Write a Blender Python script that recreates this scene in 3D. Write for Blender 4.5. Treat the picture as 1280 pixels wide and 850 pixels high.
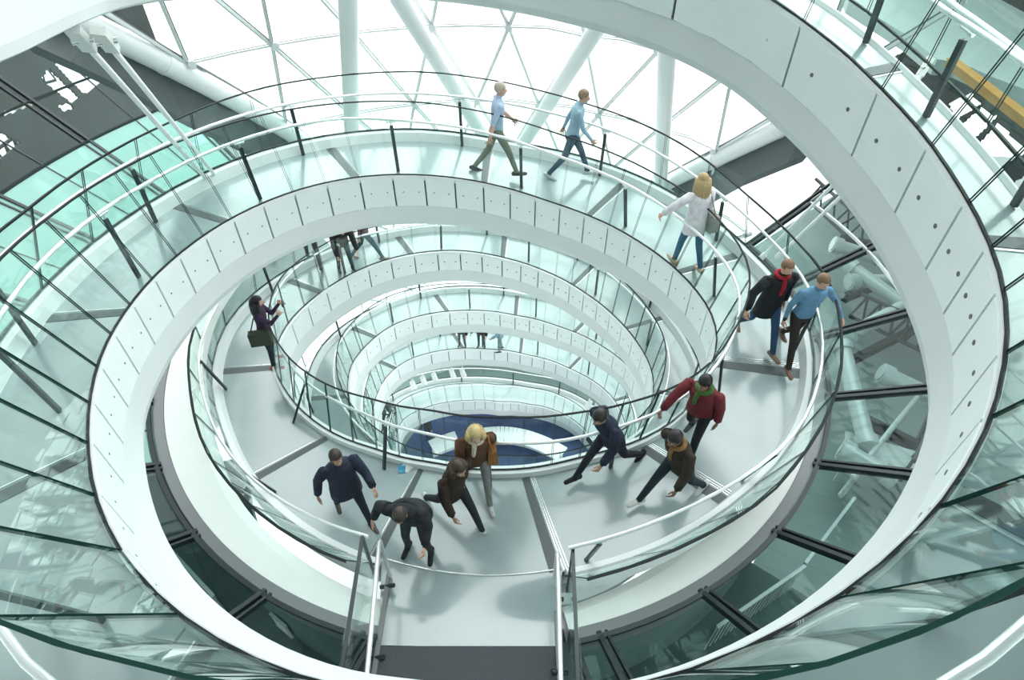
import bpy, bmesh, math, random
import numpy as np
from mathutils import Vector, Matrix

R = math.radians
random.seed(7)
scn = bpy.context.scene
for o in list(bpy.data.objects):
    bpy.data.objects.remove(o, do_unlink=True)
COL = scn.collection

# ------------------------------------------------------------------ camera, sky, exposure
FPX, PITCH = 775.0, 0.769
CAM = np.array([0.60, -4.94, 3.544])
cd = bpy.data.cameras.new('camera')
cam = bpy.data.objects.new('camera', cd)
COL.objects.link(cam)
cam.location = CAM.tolist()
cam.rotation_euler = (math.pi / 2 - PITCH, 0, 0)
cd.sensor_fit = 'HORIZONTAL'
cd.sensor_width = 36.0
cd.lens = FPX / 1280 * 36.0
cd.clip_start = 0.03
cd.clip_end = 2000
scn.camera = cam

w = bpy.data.worlds.new('sky')
scn.world = w
w.use_nodes = True
bgn = w.node_tree.nodes['Background']
nt_ = w.node_tree
tc_ = nt_.nodes.new('ShaderNodeTexCoord')
dot_ = nt_.nodes.new('ShaderNodeVectorMath'); dot_.operation = 'DOT_PRODUCT'
SKYDIR = Vector((0.62, 0.62, 0.48)).normalized()      # bright side of the overcast sky
dot_.inputs[1].default_value = SKYDIR
mr_ = nt_.nodes.new('ShaderNodeMapRange'); mr_.interpolation_type = 'SMOOTHSTEP'
mr_.inputs['From Min'].default_value = -0.25; mr_.inputs['From Max'].default_value = 1.0
mr_.inputs['To Min'].default_value = 0.95; mr_.inputs['To Max'].default_value = 4.2
nt_.links.new(tc_.outputs['Generated'], dot_.inputs[0])
nt_.links.new(dot_.outputs['Value'], mr_.inputs['Value'])
nt_.links.new(mr_.outputs['Result'], bgn.inputs[1])
bgn.inputs[0].default_value = (0.945, 1.0, 0.992, 1)
scn.view_settings.view_transform = 'Standard'
scn.view_settings.look = 'None'
scn.view_settings.exposure = 0.04
scn.view_settings.gamma = 1.0
scn.view_settings.use_curve_mapping = False
scn.cycles.max_bounces = 10
scn.cycles.diffuse_bounces = 4
scn.cycles.glossy_bounces = 4
scn.cycles.transparent_max_bounces = 40
scn.cycles.use_denoising = True

# ------------------------------------------------------------------ materials
def mat(name, col, rough=0.5, metal=0.0, spec=0.5, noise=0.0, scale=6.0, bump=0.0):
    m = bpy.data.materials.new(name)
    m.use_nodes = True
    nt = m.node_tree
    b = nt.nodes['Principled BSDF']
    b.inputs['Base Color'].default_value = (*col, 1)
    b.inputs['Roughness'].default_value = rough
    b.inputs['Metallic'].default_value = metal
    b.inputs['Specular IOR Level'].default_value = spec
    if noise or bump:
        tc = nt.nodes.new('ShaderNodeTexCoord')
        n = nt.nodes.new('ShaderNodeTexNoise')
        n.inputs['Scale'].default_value = scale
        n.inputs['Detail'].default_value = 5
        nt.links.new(tc.outputs['Object'], n.inputs['Vector'])
        if noise:
            r = nt.nodes.new('ShaderNodeValToRGB')
            r.color_ramp.elements[0].position = 0.3
            r.color_ramp.elements[1].position = 0.7
            r.color_ramp.elements[0].color = (*[c * (1 - noise) for c in col], 1)
            r.color_ramp.elements[1].color = (*[min(1, c * (1 + noise)) for c in col], 1)
            nt.links.new(n.outputs['Fac'], r.inputs['Fac'])
            nt.links.new(r.outputs['Color'], b.inputs['Base Color'])
        if bump:
            bp = nt.nodes.new('ShaderNodeBump')
            bp.inputs['Strength'].default_value = bump
            nt.links.new(n.outputs['Fac'], bp.inputs['Height'])
            nt.links.new(bp.outputs['Normal'], b.inputs['Normal'])
    return m

def glass(name, tint, refl=0.9, base=0.04, haze=0.0, hazecol=(0.5, 0.8, 0.76)):
    m = bpy.data.materials.new(name)
    m.use_nodes = True
    nt = m.node_tree
    nt.nodes.clear()
    out = nt.nodes.new('ShaderNodeOutputMaterial')
    tr = nt.nodes.new('ShaderNodeBsdfTransparent')
    tr.inputs[0].default_value = (*tint, 1)
    gl = nt.nodes.new('ShaderNodeBsdfGlossy')
    gl.inputs['Roughness'].default_value = 0.015
    gl.inputs[0].default_value = (0.92, 1, 0.98, 1)
    lw = nt.nodes.new('ShaderNodeLayerWeight')
    lw.inputs['Blend'].default_value = 0.5
    p = nt.nodes.new('ShaderNodeMath'); p.operation = 'POWER'; p.inputs[1].default_value = 5.0
    mu = nt.nodes.new('ShaderNodeMath'); mu.operation = 'MULTIPLY_ADD'
    mu.inputs[1].default_value = refl; mu.inputs[2].default_value = base
    mix = nt.nodes.new('ShaderNodeMixShader')
    nt.links.new(lw.outputs['Facing'], p.inputs[0])
    nt.links.new(p.outputs[0], mu.inputs[0])
    nt.links.new(mu.outputs[0], mix.inputs[0])
    base_sh = tr.outputs[0]
    if haze:
        df = nt.nodes.new('ShaderNodeBsdfDiffuse')
        df.inputs[0].default_value = (*hazecol, 1)
        m2 = nt.nodes.new('ShaderNodeMixShader')
        m2.inputs[0].default_value = haze
        nt.links.new(tr.outputs[0], m2.inputs[1])
        nt.links.new(df.outputs[0], m2.inputs[2])
        base_sh = m2.outputs[0]
    nt.links.new(base_sh, mix.inputs[1])
    nt.links.new(gl.outputs[0], mix.inputs[2])
    nt.links.new(mix.outputs[0], out.inputs[0])
    return m

M = dict(
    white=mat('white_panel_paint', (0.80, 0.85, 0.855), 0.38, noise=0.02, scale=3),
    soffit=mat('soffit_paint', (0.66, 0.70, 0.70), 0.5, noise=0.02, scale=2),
    deck=mat('blue_grey_rubber_floor', (0.30, 0.365, 0.375), 0.30, noise=0.05, scale=1.5),
    joint=mat('dark_floor_joint', (0.085, 0.10, 0.105), 0.4),
    curb=mat('white_curb', (0.80, 0.83, 0.83), 0.4),
    bolt=mat('panel_bolt_metal', (0.16, 0.16, 0.14), 0.5, 0.6),
    steel=mat('brushed_steel', (0.80, 0.82, 0.82), 0.22, 0.9),
    rail=mat('bright_handrail', (0.86, 0.88, 0.88), 0.25, 0.55),
    dark=mat('dark_steel_post', (0.045, 0.055, 0.06), 0.35, 0.5),
    cap=mat('black_glass_cap', (0.015, 0.019, 0.019), 0.5, spec=0.2),
    gedge=mat('green_glass_edge', (0.012, 0.055, 0.045), 0.5, spec=0.15),
    glass=glass('balustrade_glass', (0.945, 0.99, 0.978), 0.75, 0.02),
    fglass=glass('facade_glass', (0.985, 1.0, 0.995), 0.3, 0.01),
    sglass=glass('screen_glass', (0.89, 0.96, 0.95), 0.2, 0.012),
    tglass=glass('turquoise_glass', (0.70, 0.90, 0.86), 0.4, 0.04, 0.48, (0.33, 0.60, 0.55)),
    tube=mat('white_steel_tube', (0.86, 0.88, 0.88), 0.35),
    bar=mat('grey_glazing_bar', (0.13, 0.15, 0.155), 0.4, 0.3),
    barw=mat('pale_glazing_bar', (0.68, 0.71, 0.71), 0.4),
    wallg=mat('dark_slate_panel', (0.065, 0.085, 0.092), 0.5, noise=0.05),
    ledge=mat('off_white_ledge', (0.86, 0.88, 0.85), 0.5, noise=0.015, scale=4),
    trim=mat('grey_trim', (0.19, 0.20, 0.21), 0.45, 0.2),
    carpet=mat('charcoal_carpet', (0.075, 0.082, 0.092), 0.95, noise=0.35, scale=90, bump=0.2),
    office=mat('teal_grey_carpet', (0.06, 0.10, 0.097), 0.8, noise=0.15, scale=2),
    officew=mat('grey_green_wall', (0.10, 0.15, 0.143), 0.6, noise=0.06, scale=3),
    officeb=mat('pale_teal_floor', (0.20, 0.26, 0.255), 0.5, noise=0.1, scale=1),
    greytube=mat('grey_steel_tube', (0.44, 0.50, 0.50), 0.38, 0.2),
    beam=mat('dark_teal_beam', (0.022, 0.031, 0.033), 0.45, 0.2),
    yellow=mat('amber_beam_paint', (0.42, 0.21, 0.03), 0.45),
    blue=mat('indigo_carpet', (0.045, 0.075, 0.19), 0.85, noise=0.1, scale=2),
    ground=mat('pale_paving', (0.82, 0.85, 0.84), 0.9, noise=0.08, scale=0.3),
    beige=mat('beige_render', (0.55, 0.48, 0.36), 0.7, noise=0.1, scale=2),
    beigep=mat('beige_post_paint', (0.50, 0.46, 0.38), 0.5),
    palewall=mat('pale_teal_wall', (0.62, 0.74, 0.72), 0.5),
    farwall=mat('dark_far_wall', (0.016, 0.022, 0.022), 0.7, spec=0.2, noise=0.4, scale=1.2),
    gallery=mat('grey_green_gallery', (0.30, 0.38, 0.37), 0.5),
    clev=mat('pale_cast_clevis', (0.66, 0.68, 0.66), 0.5),
    pblue=mat('packet_blue', (0.05, 0.30, 0.50), 0.3),
    pwhite=mat('packet_white', (0.75, 0.75, 0.70), 0.3),
    plaster=mat('pale_grey_plaster', (0.55, 0.60, 0.60), 0.8, noise=0.03, scale=1),
)

_b = M['deck'].node_tree.nodes['Principled BSDF']
_b.inputs['Coat Weight'].default_value = 1.0
_b.inputs['Coat Roughness'].default_value = 0.14
_b.inputs['Coat IOR'].default_value = 1.8

# ------------------------------------------------------------------ mesh helpers
class MB:
    def __init__(s):
        s.v, s.f, s.m, s.sm = [], [], [], []
    def add(s, verts, faces, mi=0, smooth=False):
        n = len(s.v)
        s.v += [tuple(float(c) for c in p) for p in verts]
        for f in faces:
            s.f.append([i + n for i in f]); s.m.append(mi); s.sm.append(smooth)
    def box(s, c, size, ax=None, mi=0):
        hx, hy, hz = size[0] / 2, size[1] / 2, size[2] / 2
        pts = [Vector((x, y, z)) for x in (-hx, hx) for y in (-hy, hy) for z in (-hz, hz)]
        if ax is not None:
            pts = [ax @ p for p in pts]
        c = Vector(c)
        s.hexa([p + c for p in pts], mi)
    def hexa(s, p, mi=0, me=None):
        # p ordered (x,y,z) bits
        s.add(p, [(0, 1, 3, 2), (4, 6, 7, 5)], mi)
        s.add(p, [(0, 4, 5, 1), (2, 3, 7, 6), (0, 2, 6, 4), (1, 5, 7, 3)], mi if me is None else me)
    def bar(s, a, b, wd, hg, up=(0, 0, 1), mi=0):
        a, b = Vector([float(q) for q in a]), Vector([float(q) for q in b])
        d = (b - a); L = d.length
        if L < 1e-6: return
        d.normalize()
        u = Vector(up)
        x = d.cross(u)
        if x.length < 1e-4: x = d.cross(Vector((1, 0, 0)))
        x.normalize(); z = x.cross(d)
        ax = Matrix((x, d, z)).transposed()
        s.box((a + b) / 2, (wd, L, hg), ax, mi)
    def tube(s, pts, rad, n=10, mi=0, caps=True, closed=False):
        P = [Vector([float(q) for q in p]) for p in pts]
        rads = rad if hasattr(rad, '__len__') else [rad] * len(P)
        rings = []
        prev = None
        for i, p in enumerate(P):
            d = (P[min(i + 1, len(P) - 1)] - P[max(i - 1, 0)])
            if d.length < 1e-9: d = Vector((0, 0, 1))
            d.normalize()
            if prev is None:
                u = Vector((0, 0, 1)) if abs(d.z) < 0.9 else Vector((1, 0, 0))
            else:
                u = prev
            x = d.cross(u)
            if x.length < 1e-5: x = d.orthogonal()
            x.normalize(); u = x.cross(d); prev = u
            rings.append([p + (x * math.cos(2 * math.pi * k / n) + u * math.sin(2 * math.pi * k / n)) * rads[i] for k in range(n)])
        v = [q for r in rings for q in r]
        f = []
        for i in range(len(P) - 1):
            for k in range(n):
                a = i * n + k; b = i * n + (k + 1) % n
                f.append((a, b, b + n, a + n))
        s.add(v, f, mi, True)
        if caps:
            s.add(rings[0], [tuple(range(n))[::-1]], mi)
            s.add(rings[-1], [tuple(range(n))], mi)
    def ball(s, c, r, mi=0, seg=10, rings=6, ax=None):
        rr = r if hasattr(r, '__len__') else (r, r, r)
        v = []
        for i in range(1, rings):
            th = math.pi * i / rings
            for k in range(seg):
                ph = 2 * math.pi * k / seg
                v.append(Vector((rr[0] * math.sin(th) * math.cos(ph), rr[1] * math.sin(th) * math.sin(ph), rr[2] * math.cos(th))))
        v += [Vector((0, 0, rr[2])), Vector((0, 0, -rr[2]))]
        if ax is not None: v = [ax @ p for p in v]
        v = [p + Vector(c) for p in v]
        T, B = len(v) - 2, len(v) - 1
        f = []
        for k in range(seg):
            k2 = (k + 1) % seg
            f.append((T, k, k2))
            f.append((B, (rings - 2) * seg + k2, (rings - 2) * seg + k))
            for i in range(rings - 2):
                f.append((i * seg + k, (i + 1) * seg + k, (i + 1) * seg + k2, i * seg + k2))
        s.add(v, f, mi, True)
    def mesh(s, name, mats, off=(0, 0, 0)):
        me = bpy.data.meshes.new(name)
        o = np.array(off)
        me.from_pydata([tuple(np.array(p) - o) for p in s.v], [], s.f)
        for m in (mats if isinstance(mats, (list, tuple)) else [mats]):
            me.materials.append(m)
        me.polygons.foreach_set('material_index', s.m)
        me.polygons.foreach_set('use_smooth', s.sm)
        me.update()
        return me
    def build(s, name, mats, parent=None):
        off = (0, 0, 0)
        q = parent
        while q is not None:
            off = tuple(np.array(off) + np.array(q.location)); q = q.parent
        me = s.mesh(name, mats, off)
        o = bpy.data.objects.new(name, me)
        COL.objects.link(o)
        if parent is not None: o.parent = parent
        return o

def tag(o, label=None, cat=None, group=None, kind=None):
    if label: o['label'] = label
    if cat: o['category'] = cat
    if group: o['group'] = group
    if kind: o['kind'] = kind
    return o
def thing(name, label, cat, loc=(0, 0, 0), group=None):
    o = bpy.data.objects.new(name, None)
    o.empty_display_size = 0.1
    COL.objects.link(o)
    o.location = [float(c) for c in loc]
    return tag(o, label, cat, group)

# ------------------------------------------------------------------ the spiral: centre path, radii (t = turns below the camera's side)
PT = 4.4
def smooth_table(k, v, win, step=0.005):
    tt = np.arange(k[0], k[-1] + 1e-9, step)
    y = np.interp(tt, k, v)
    n = max(3, int(win / step) | 1)
    h = np.hanning(n + 2)[1:-1]; h /= h.sum()
    a = n // 2
    for _ in range(2):
        yp = np.concatenate([2 * y[0] - y[a:0:-1], y, 2 * y[-1] - y[-2:-a - 2:-1]])
        y = np.convolve(yp, h, 'valid')
    return tt, y
kt = [-1.5, -1, -.5, 0, .5, 1, 1.5, 2, 2.5, 3, 3.5, 4, 4.5, 5]
ky = np.array([-1.1, -.75, -.38, 0.0, .36, .78, 1.24, 1.6, 1.9, 2.2, 2.5, 2.75, 3.0, 3.2]) * 4
kx = np.array([0, 0, 0, 0, 0, .02, .04, .08, .12, .14, .16, .16, .16, .16]) * 4
CXT, CXV = smooth_table(np.array(kt), kx, .4, .01)
CYT, CYV = smooth_table(np.array(kt), ky, .4, .01)
def cen(t): return np.interp(t, CXT, CXV), np.interp(t, CYT, CYV)
def pt(t, r, dz=0.0):
    cx, cy = cen(t); a = -math.pi / 2 - 2 * math.pi * t
    return np.array([cx + r * math.cos(a), cy + r * math.sin(a), -PT * t + dz])
RI = [(-.82, 3.6), (-.72, 2.3), (-.675, 2.85), (-.645, 3.5), (-.616, 4.25), (-.5, 4.6), (-.42, 4.5), (-.376, 4.3), (-.349, 4.07), (-.30, 3.87), (-.25, 3.85), (-.2, 3.95), (-.15, 3.98), (-.05, 3.98),
      (.02, 3.9), (.06, 3.82), (.1, 3.72), (.14, 3.615), (.17, 3.585), (.23, 3.583), (.28, 3.625), (.32, 3.7), (.37, 3.77), (.4, 3.765), (.43, 3.70), (.47, 3.555), (.52, 3.37), (.56, 3.26), (.6, 3.33), (.65, 3.46),
      (.69, 3.62), (.735, 3.79), (.76, 3.78), (.793, 3.62), (.825, 3.49), (.86, 3.24), (.893, 2.96), (.92, 2.82), (.98, 2.69), (1.04, 2.65), (1.1, 2.88), (1.16, 3.40), (1.207, 3.87), (1.24, 4.25), (1.28, 4.38),
      (1.335, 4.335), (1.38, 4.29), (1.42, 4.16), (1.46, 3.98), (1.51, 3.65), (1.56, 3.44), (1.62, 3.33), (1.67, 3.39), (1.715, 3.54), (1.763, 3.76), (1.85, 3.8), (2.0, 3.2), (2.15, 3.8), (2.28, 4.65),
      (2.35, 4.6), (2.38, 4.38), (2.44, 3.92), (2.51, 3.57), (2.576, 3.58), (2.644, 3.9), (2.694, 4.25), (2.8, 4.4), (3.0, 3.6), (3.2, 4.8), (3.31, 5.3), (3.346, 5.2), (3.395, 4.6), (3.455, 3.95), (3.528, 3.65),
      (3.61, 3.82), (3.69, 4.37), (3.8, 4.6), (4.0, 4.0), (4.2, 4.9), (4.29, 5.2), (4.34, 4.2), (4.39, 3.3), (4.46, 2.65), (4.545, 2.7), (4.617, 3.15), (4.72, 3.9)]
RIT, RIV = smooth_table(np.array([a for a, _ in RI]), np.array([b for _, b in RI]), .035)
def ri(t): return float(np.interp(t, RIT, RIV))
RO = [(-.82, 4.7), (-.72, 3.9), (-.6, 5.3), (-.5, 5.6), (-.41, 5.3), (-.364, 4.98), (-.345, 4.74), (-.324, 4.55), (-.306, 4.45), (-.288, 4.38), (-.268, 4.36), (-.248, 4.36), (-.227, 4.42), (-.19, 4.6), (-.1, 4.75), (.05, 4.8), (.15, 4.6), (.194, 4.48), (.25, 4.55), (.3, 4.73), (.332, 4.92), (.375, 5.15), (.41, 5.24), (.463, 5.2), (.513, 4.85),
      (.548, 4.83), (.583, 4.9), (.625, 4.87), (.71, 4.97), (.724, 5.1), (.75, 5.15), (.776, 5.04), (.81, 4.95), (.87, 4.6), (.93, 4.42), (.964, 4.38), (1.042, 4.38), (1.1, 4.5), (1.19, 4.87), (1.211, 5.1), (1.25, 5.4), (1.28, 5.6), (1.35, 5.5)]
RO += [(t, ri(t) + 1.2) for t in (1.45, 1.5, 1.6, 1.7, 1.8, 1.9, 2.0, 2.1, 2.2, 2.3, 2.4, 2.5, 2.6, 2.7, 2.8, 2.9, 3.0, 3.1, 3.2, 3.3, 3.4, 3.5, 3.6, 3.7, 3.8, 3.9, 4.0, 4.1, 4.2)]
RO += [(4.3, 6.6), (4.34, 6.0), (4.38, 5.25), (4.42, 4.6), (4.476, 4.1), (4.532, 3.95), (4.586, 4.3), (4.72, 5.2)]
ROT, ROV = smooth_table(np.array([a for a, _ in RO]), np.array([b for _, b in RO]), .05)
def ro(t): return float(np.interp(t, ROT, ROV))
# radius of the top edge of the glass, inside and outside
GI = [(-.4, 4.75), (-.3, 4.2), (-.2, 4.35), (-.09, 4.375), (-.04, 4.29), (0, 4.22), (.03, 4.24), (.057, 4.31), (.1, 4.15), (.15, 3.97), (.2, 3.95), (.235, 3.9), (.27, 3.92), (.3, 3.97), (.35, 4.08), (.41, 4.1), (.46, 4.02), (.496, 3.85), (.563, 3.6), (.63, 3.72), (.685, 3.93), (.734, 4.03), (.762, 3.96), (.804, 3.73), (.853, 3.45), (.90, 3.06), (.968, 2.68), (1.04, 2.58), (1.103, 2.82), (1.17, 3.38), (1.216, 3.83), (1.246, 4.1), (1.295, 4.4), (1.348, 4.39), (1.403, 4.05), (1.468, 3.95)]
GO = [(.218, 4.25), (.24, 4.25), (.284, 4.42), (.338, 4.75), (.387, 5.2), (.424, 5.33), (.474, 5.4), (.516, 5.2), (.568, 4.98), (.628, 4.9), (.679, 4.78), (.731, 4.99), (.759, 5.17), (.789, 5.17), (.817, 5.18), (.854, 5.15), (.882, 5.15), (.912, 5.09), (.961, 5.08), (1.058, 5.03), (1.1, 5.04), (1.135, 5.08), (1.176, 5.13), (1.213, 5.29), (1.286, 5.45), (1.35, 5.5)]
gi_t, gi_d = np.array([a for a, _ in GI]), np.array([b - ri(a) for a, b in GI])
go_t, go_d = np.array([a for a, _ in GO]), np.array([b - ro(a) for a, b in GO])
def gi(t): return ri(t) + float(np.interp(t, np.r_[gi_t, 1.6], np.r_[gi_d, .15]))
def go(t): return ro(t) + .1 * cw(t) + float(np.interp(t, np.r_[.1, go_t, 1.5], np.r_[.1, go_d - .1, .05]))
IH = [(-.3, 4.2), (-.2, 4.35), (-.1, 4.47), (-.08, 4.52), (-.03, 4.5), (.05, 4.43), (.067, 4.36), (.12, 4.1), (.2, 3.97), (.3, 4.0), (.411, 4.27), (.448, 3.99), (.49, 3.785), (.539, 3.53), (.595, 3.47), (.638, 3.57), (.678, 3.69), (.72, 3.88), (.756, 3.95), (.791, 3.83), (.829, 3.64), (.886, 3.33), (.927, 3.12), (.971, 2.92), (1.022, 2.84), (1.081, 2.9), (1.134, 3.14), (1.188, 3.58), (1.23, 3.99), (1.267, 4.4), (1.316, 4.68), (1.36, 4.6), (1.406, 4.25)]
OH = [(.472, 5.12), (.519, 5.0), (.57, 4.88), (.603, 4.82), (.649, 4.72), (.689, 4.78), (.725, 4.9), (.76, 5.03), (.786, 5.04), (.811, 5.0), (.84, 4.96), (.87, 4.79), (.899, 4.64), (.933, 4.56), (.963, 4.55), (1.041, 4.52), (1.072, 4.6), (1.096, 4.69), (1.136, 4.83), (1.182, 5.03), (1.222, 5.3), (1.249, 5.4), (1.291, 5.5)]
def dtab(T, base, lo, hi):
    a = np.array([q[0] for q in T]); d = np.array([q[1] - base(q[0]) for q in T])
    return smooth_table(np.r_[-.9, a[0] - .12, a, a[-1] + .12, 4.8], np.r_[lo, lo, d, hi, hi], .03)
IHT, IHV = dtab(IH, ri, .32, .32)
OHT, OHV = dtab(OH, ro, -.1, -.05)
def hin(t): return ri(t) + float(np.interp(t, IHT, IHV))
def hout(t): return ro(t) + float(np.interp(t, OHT, OHV))
def HHf(t): return float(np.interp(t, [-.3, -.15], [.7, .93]))
def cw(t): return float(np.interp(t, [-.15, 0], [.15, 1.0]))
GH = 1.22                       # glass height
DTP = 0.0228                    # one fascia panel
T0, T1 = -.8, 4.72

# --- ray helper: where a line of sight meets a level (used to read plan positions off the survey)
def atz(u, v, z):
    x = (u - 640) / FPX; y = -(v - 425) / FPX
    d = np.array([x, math.cos(PITCH) + y * math.sin(PITCH), -math.sin(PITCH) + y * math.cos(PITCH)])
    return CAM + d * (z - CAM[2]) / d[2]
def ramp_z(x, y, te):
    """height of the ramp floor under plan point (x, y), near turn te"""
    best = None
    for t in np.arange(te - .3, te + .3, .002):
        cx, cy = cen(t); a = math.atan2(y - cy, x - cx)
        e = (a + math.pi / 2 + 2 * math.pi * t + math.pi) % (2 * math.pi) - math.pi
        if best is None or abs(e) < best[0]: best = (abs(e), t)
    return -PT * best[1], best[1]
def on_ramp(u, v, te):
    z = -PT * te
    for _ in range(12):
        p = atz(u, v, z); z2, t = ramp_z(p[0], p[1], te); z = .5 * z + .5 * z2
    return atz(u, v, z), t

def sweep(mb, ts, prof, mi=0, smooth=True, cap=True):
    """prof(t) -> list of (r, dz), closed section"""
    secs = [[pt(t, r, h) for r, h in prof(t)] for t in ts]
    n = len(secs[0])
    for k in range(n):
        k2 = (k + 1) % n
        v = [s[k] for s in secs] + [s[k2] for s in secs]
        N = len(secs)
        mb.add(v, [(i, i + 1, i + 1 + N, i + N) for i in range(N - 1)], mi[k] if isinstance(mi, (list, tuple)) else mi, smooth)
    if cap:
        mb.add(secs[0], [tuple(range(n))], 0); mb.add(secs[-1], [tuple(range(n))[::-1]], 0)

# ================================================================== SETTING
# --- ground outside
g = MB()
g.add([(-300, -300, -27), (300, -300, -27), (300, 400, -27), (-300, 400, -27), (-300, -300, -27.5), (300, -300, -27.5), (300, 400, -27.5), (-300, 400, -27.5)],
      [(0, 1, 2, 3), (7, 6, 5, 4), (0, 4, 5, 1), (1, 5, 6, 2), (2, 6, 7, 3), (3, 7, 4, 0)])
tag(g.build('ground', M['ground']), kind='structure')

# --- leaning facade with triangular glazing (window_1)
FR, LEAN = 7.5, 0.8
def fpt(phi, z, r=FR):
    a = R(phi)
    return np.array([.2 + r * math.sin(a), -LEAN * z + r * math.cos(a), z])
win = thing('window_1', None, None, fpt(0, -12)); tag(win, kind='structure')
DPH, DZ, Z1 = 11.25, 2.2, -.37
def inside(phi, z):
    if z < -5.0: return abs(phi - 2) < 62
    lo = -50.3 + (z - .62) * -3.56 if z < 2.5 else -55
    hi = 46.6 + (z + 1.92) * 3.75 if z < 0 else 54
    return lo - .5 < phi < hi + .5
rows = {}
for i in range(-2, 8):
    z = Z1 - DZ * i + (0.0)
    offp = 2.6 if i % 2 == 0 else -3.3
    rows[i] = [(offp + DPH * j, z - .012 * max(0, offp + DPH * j)) for j in range(-6, 7)]
bars_h, bars_d, gl, nodes = MB(), MB(), MB(), MB()
for i, row in rows.items():
    for j, (p, z) in enumerate(row):
        if inside(p, z):
            nodes.tube([fpt(p, z, FR - .16), fpt(p, z, FR + .05)], .07, 10)
        if j + 1 < len(row) and inside(*row[j + 1]) and inside(p, z):
            a, b = fpt(p, z), fpt(*row[j + 1])
            m1 = fpt((p + row[j + 1][0]) / 2, z)
            for q0, q1 in ((a, m1), (m1, b)):
                bars_h.bar(q0, q1, .035, .04)
                bars_h.bar(q0 * 1 + np.array([0, -.05, .0]), q1 + np.array([0, -.05, 0]), .06, .03, mi=1)
        if i + 1 in rows:
            nx = rows[i + 1]
            for q in nx:
                if abs(abs(q[0] - p) - DPH / 2) < 1.2 and (inside(*q) and inside(p, z)):
                    a, b = fpt(p, z), fpt(*q)
                    bars_d.bar(a, b, .035, .04)
                    bars_d.bar(a + np.array([0, -.06, 0]), b + np.array([0, -.06, 0]), .05, .05, mi=1)
zs = np.linspace(4, -16, 41)
phs = np.linspace(-60, 62, 62)
for i in range(len(zs) - 1):
    for j in range(len(phs) - 1):
        zc, pc = (zs[i] + zs[i + 1]) / 2, (phs[j] + phs[j + 1]) / 2
        if inside(pc, zc):
            o_ = FR + .03
            gl.add([fpt(phs[j], zs[i], o_), fpt(phs[j + 1], zs[i], o_), fpt(phs[j + 1], zs[i + 1], o_), fpt(phs[j], zs[i + 1], o_)], [(0, 3, 2, 1)])
bars_h.build('horizontal_glazing_bar', [M['bar'], M['barw']], win)
bars_d.build('diagonal_glazing_bar', [M['bar'], M['barw']], win)
nodes.build('glazing_node', M['barw'], win)
gl.build('facade_pane', M['fglass'], win)

# --- big white edge tubes of the facade, left and right
def fac(u, v, rf=FR):
    x = (u - 640) / FPX; y = -(v - 425) / FPX
    d = np.array([x, math.cos(PITCH) + y * math.sin(PITCH), -math.sin(PITCH) + y * math.cos(PITCH)])
    l = np.linspace(3, 60, 6001)
    X = CAM + d * l[:, None]
    q = (X[:, 0] - .2) ** 2 + np.maximum(X[:, 1] + LEAN * X[:, 2], 0) ** 2 - rf ** 2
    i = np.where((q[:-1] < 0) & (q[1:] >= 0))[0][0]
    return X[i]
LT = [fac(60, 8), fac(115, 32), fac(200, 75), fac(300, 128), fac(370, 170), fac(420, 210)]
RT = [fac(1000, 146), fac(962, 166), fac(900, 196), fac(830, 230), fac(790, 255)]
for nm, L, lab in (('edge_tube', LT, 'thick white steel tube along the upper left edge of the triangular glazing'),
                   ('edge_tube', RT, 'thick white steel tube along the right edge of the triangular glazing')):
    b = MB()
    P = [Vector(p) for p in L]
    pts = []
    for i in range(len(P) - 1):
        for s in range(6): pts.append(P[i].lerp(P[i + 1], s / 6))
    pts.append(P[-1])
    for _ in range(6):
        pts = [pts[0]] + [(pts[i - 1] + pts[i] * 2 + pts[i + 1]) / 4 for i in range(1, len(pts) - 1)] + [pts[-1]]
    t = thing(nm, lab, 'tube', pts[-1], 'white tubes edging the facade')
    b.tube(pts, .19, 20); b.build('tube_body', M['tube'], t)
    e = MB(); e.tube([p + Vector((0, -.02, .30)) for p in pts], .035, 8); e.build('edge_strip', M['bar'], t)
    for q in range(4, len(pts) - 2, 8):
        r_ = MB(); d_ = (pts[q + 1] - pts[q]).normalized()
        r_.tube([pts[q] - d_ * .05, pts[q] + d_ * .05], .2, 18); r_.build('joint_collar', M['tube'], t)

# --- columns and braces just inside the facade
COLS = [((434, -40), (440, 172), .17, 'left upright white column of the facade, crossing three handrails'),
        ((835, 40), (826, 225), .17, 'right upright white column of the facade, beside the dark wall'),
        ((488, -20), (592, 150), .165, 'white diagonal brace leaning left, between left column and walking man'),
        ((762, 10), (660, 170), .165, 'white diagonal brace leaning right, behind the two walkers')]
for a, b_, rad, lab in COLS:
    A, B = fac(*a, FR - .35), fac(*b_, FR - .35)
    D = B - A
    B2 = B + D * .45
    t = thing('facade_column', lab, 'column', B2, 'white tubes carrying the facade')
    c = MB(); c.tube([A, (A + B) / 2, B2], rad, 24); c.build('shaft', M['tube'], t)
    f_ = MB()
    dn = D / np.linalg.norm(D)
    f_.tube([B2 - dn * .3, B2 + dn * .02], rad * 1.25, 24); f_.build('foot_collar', M['tube'], t)

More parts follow.
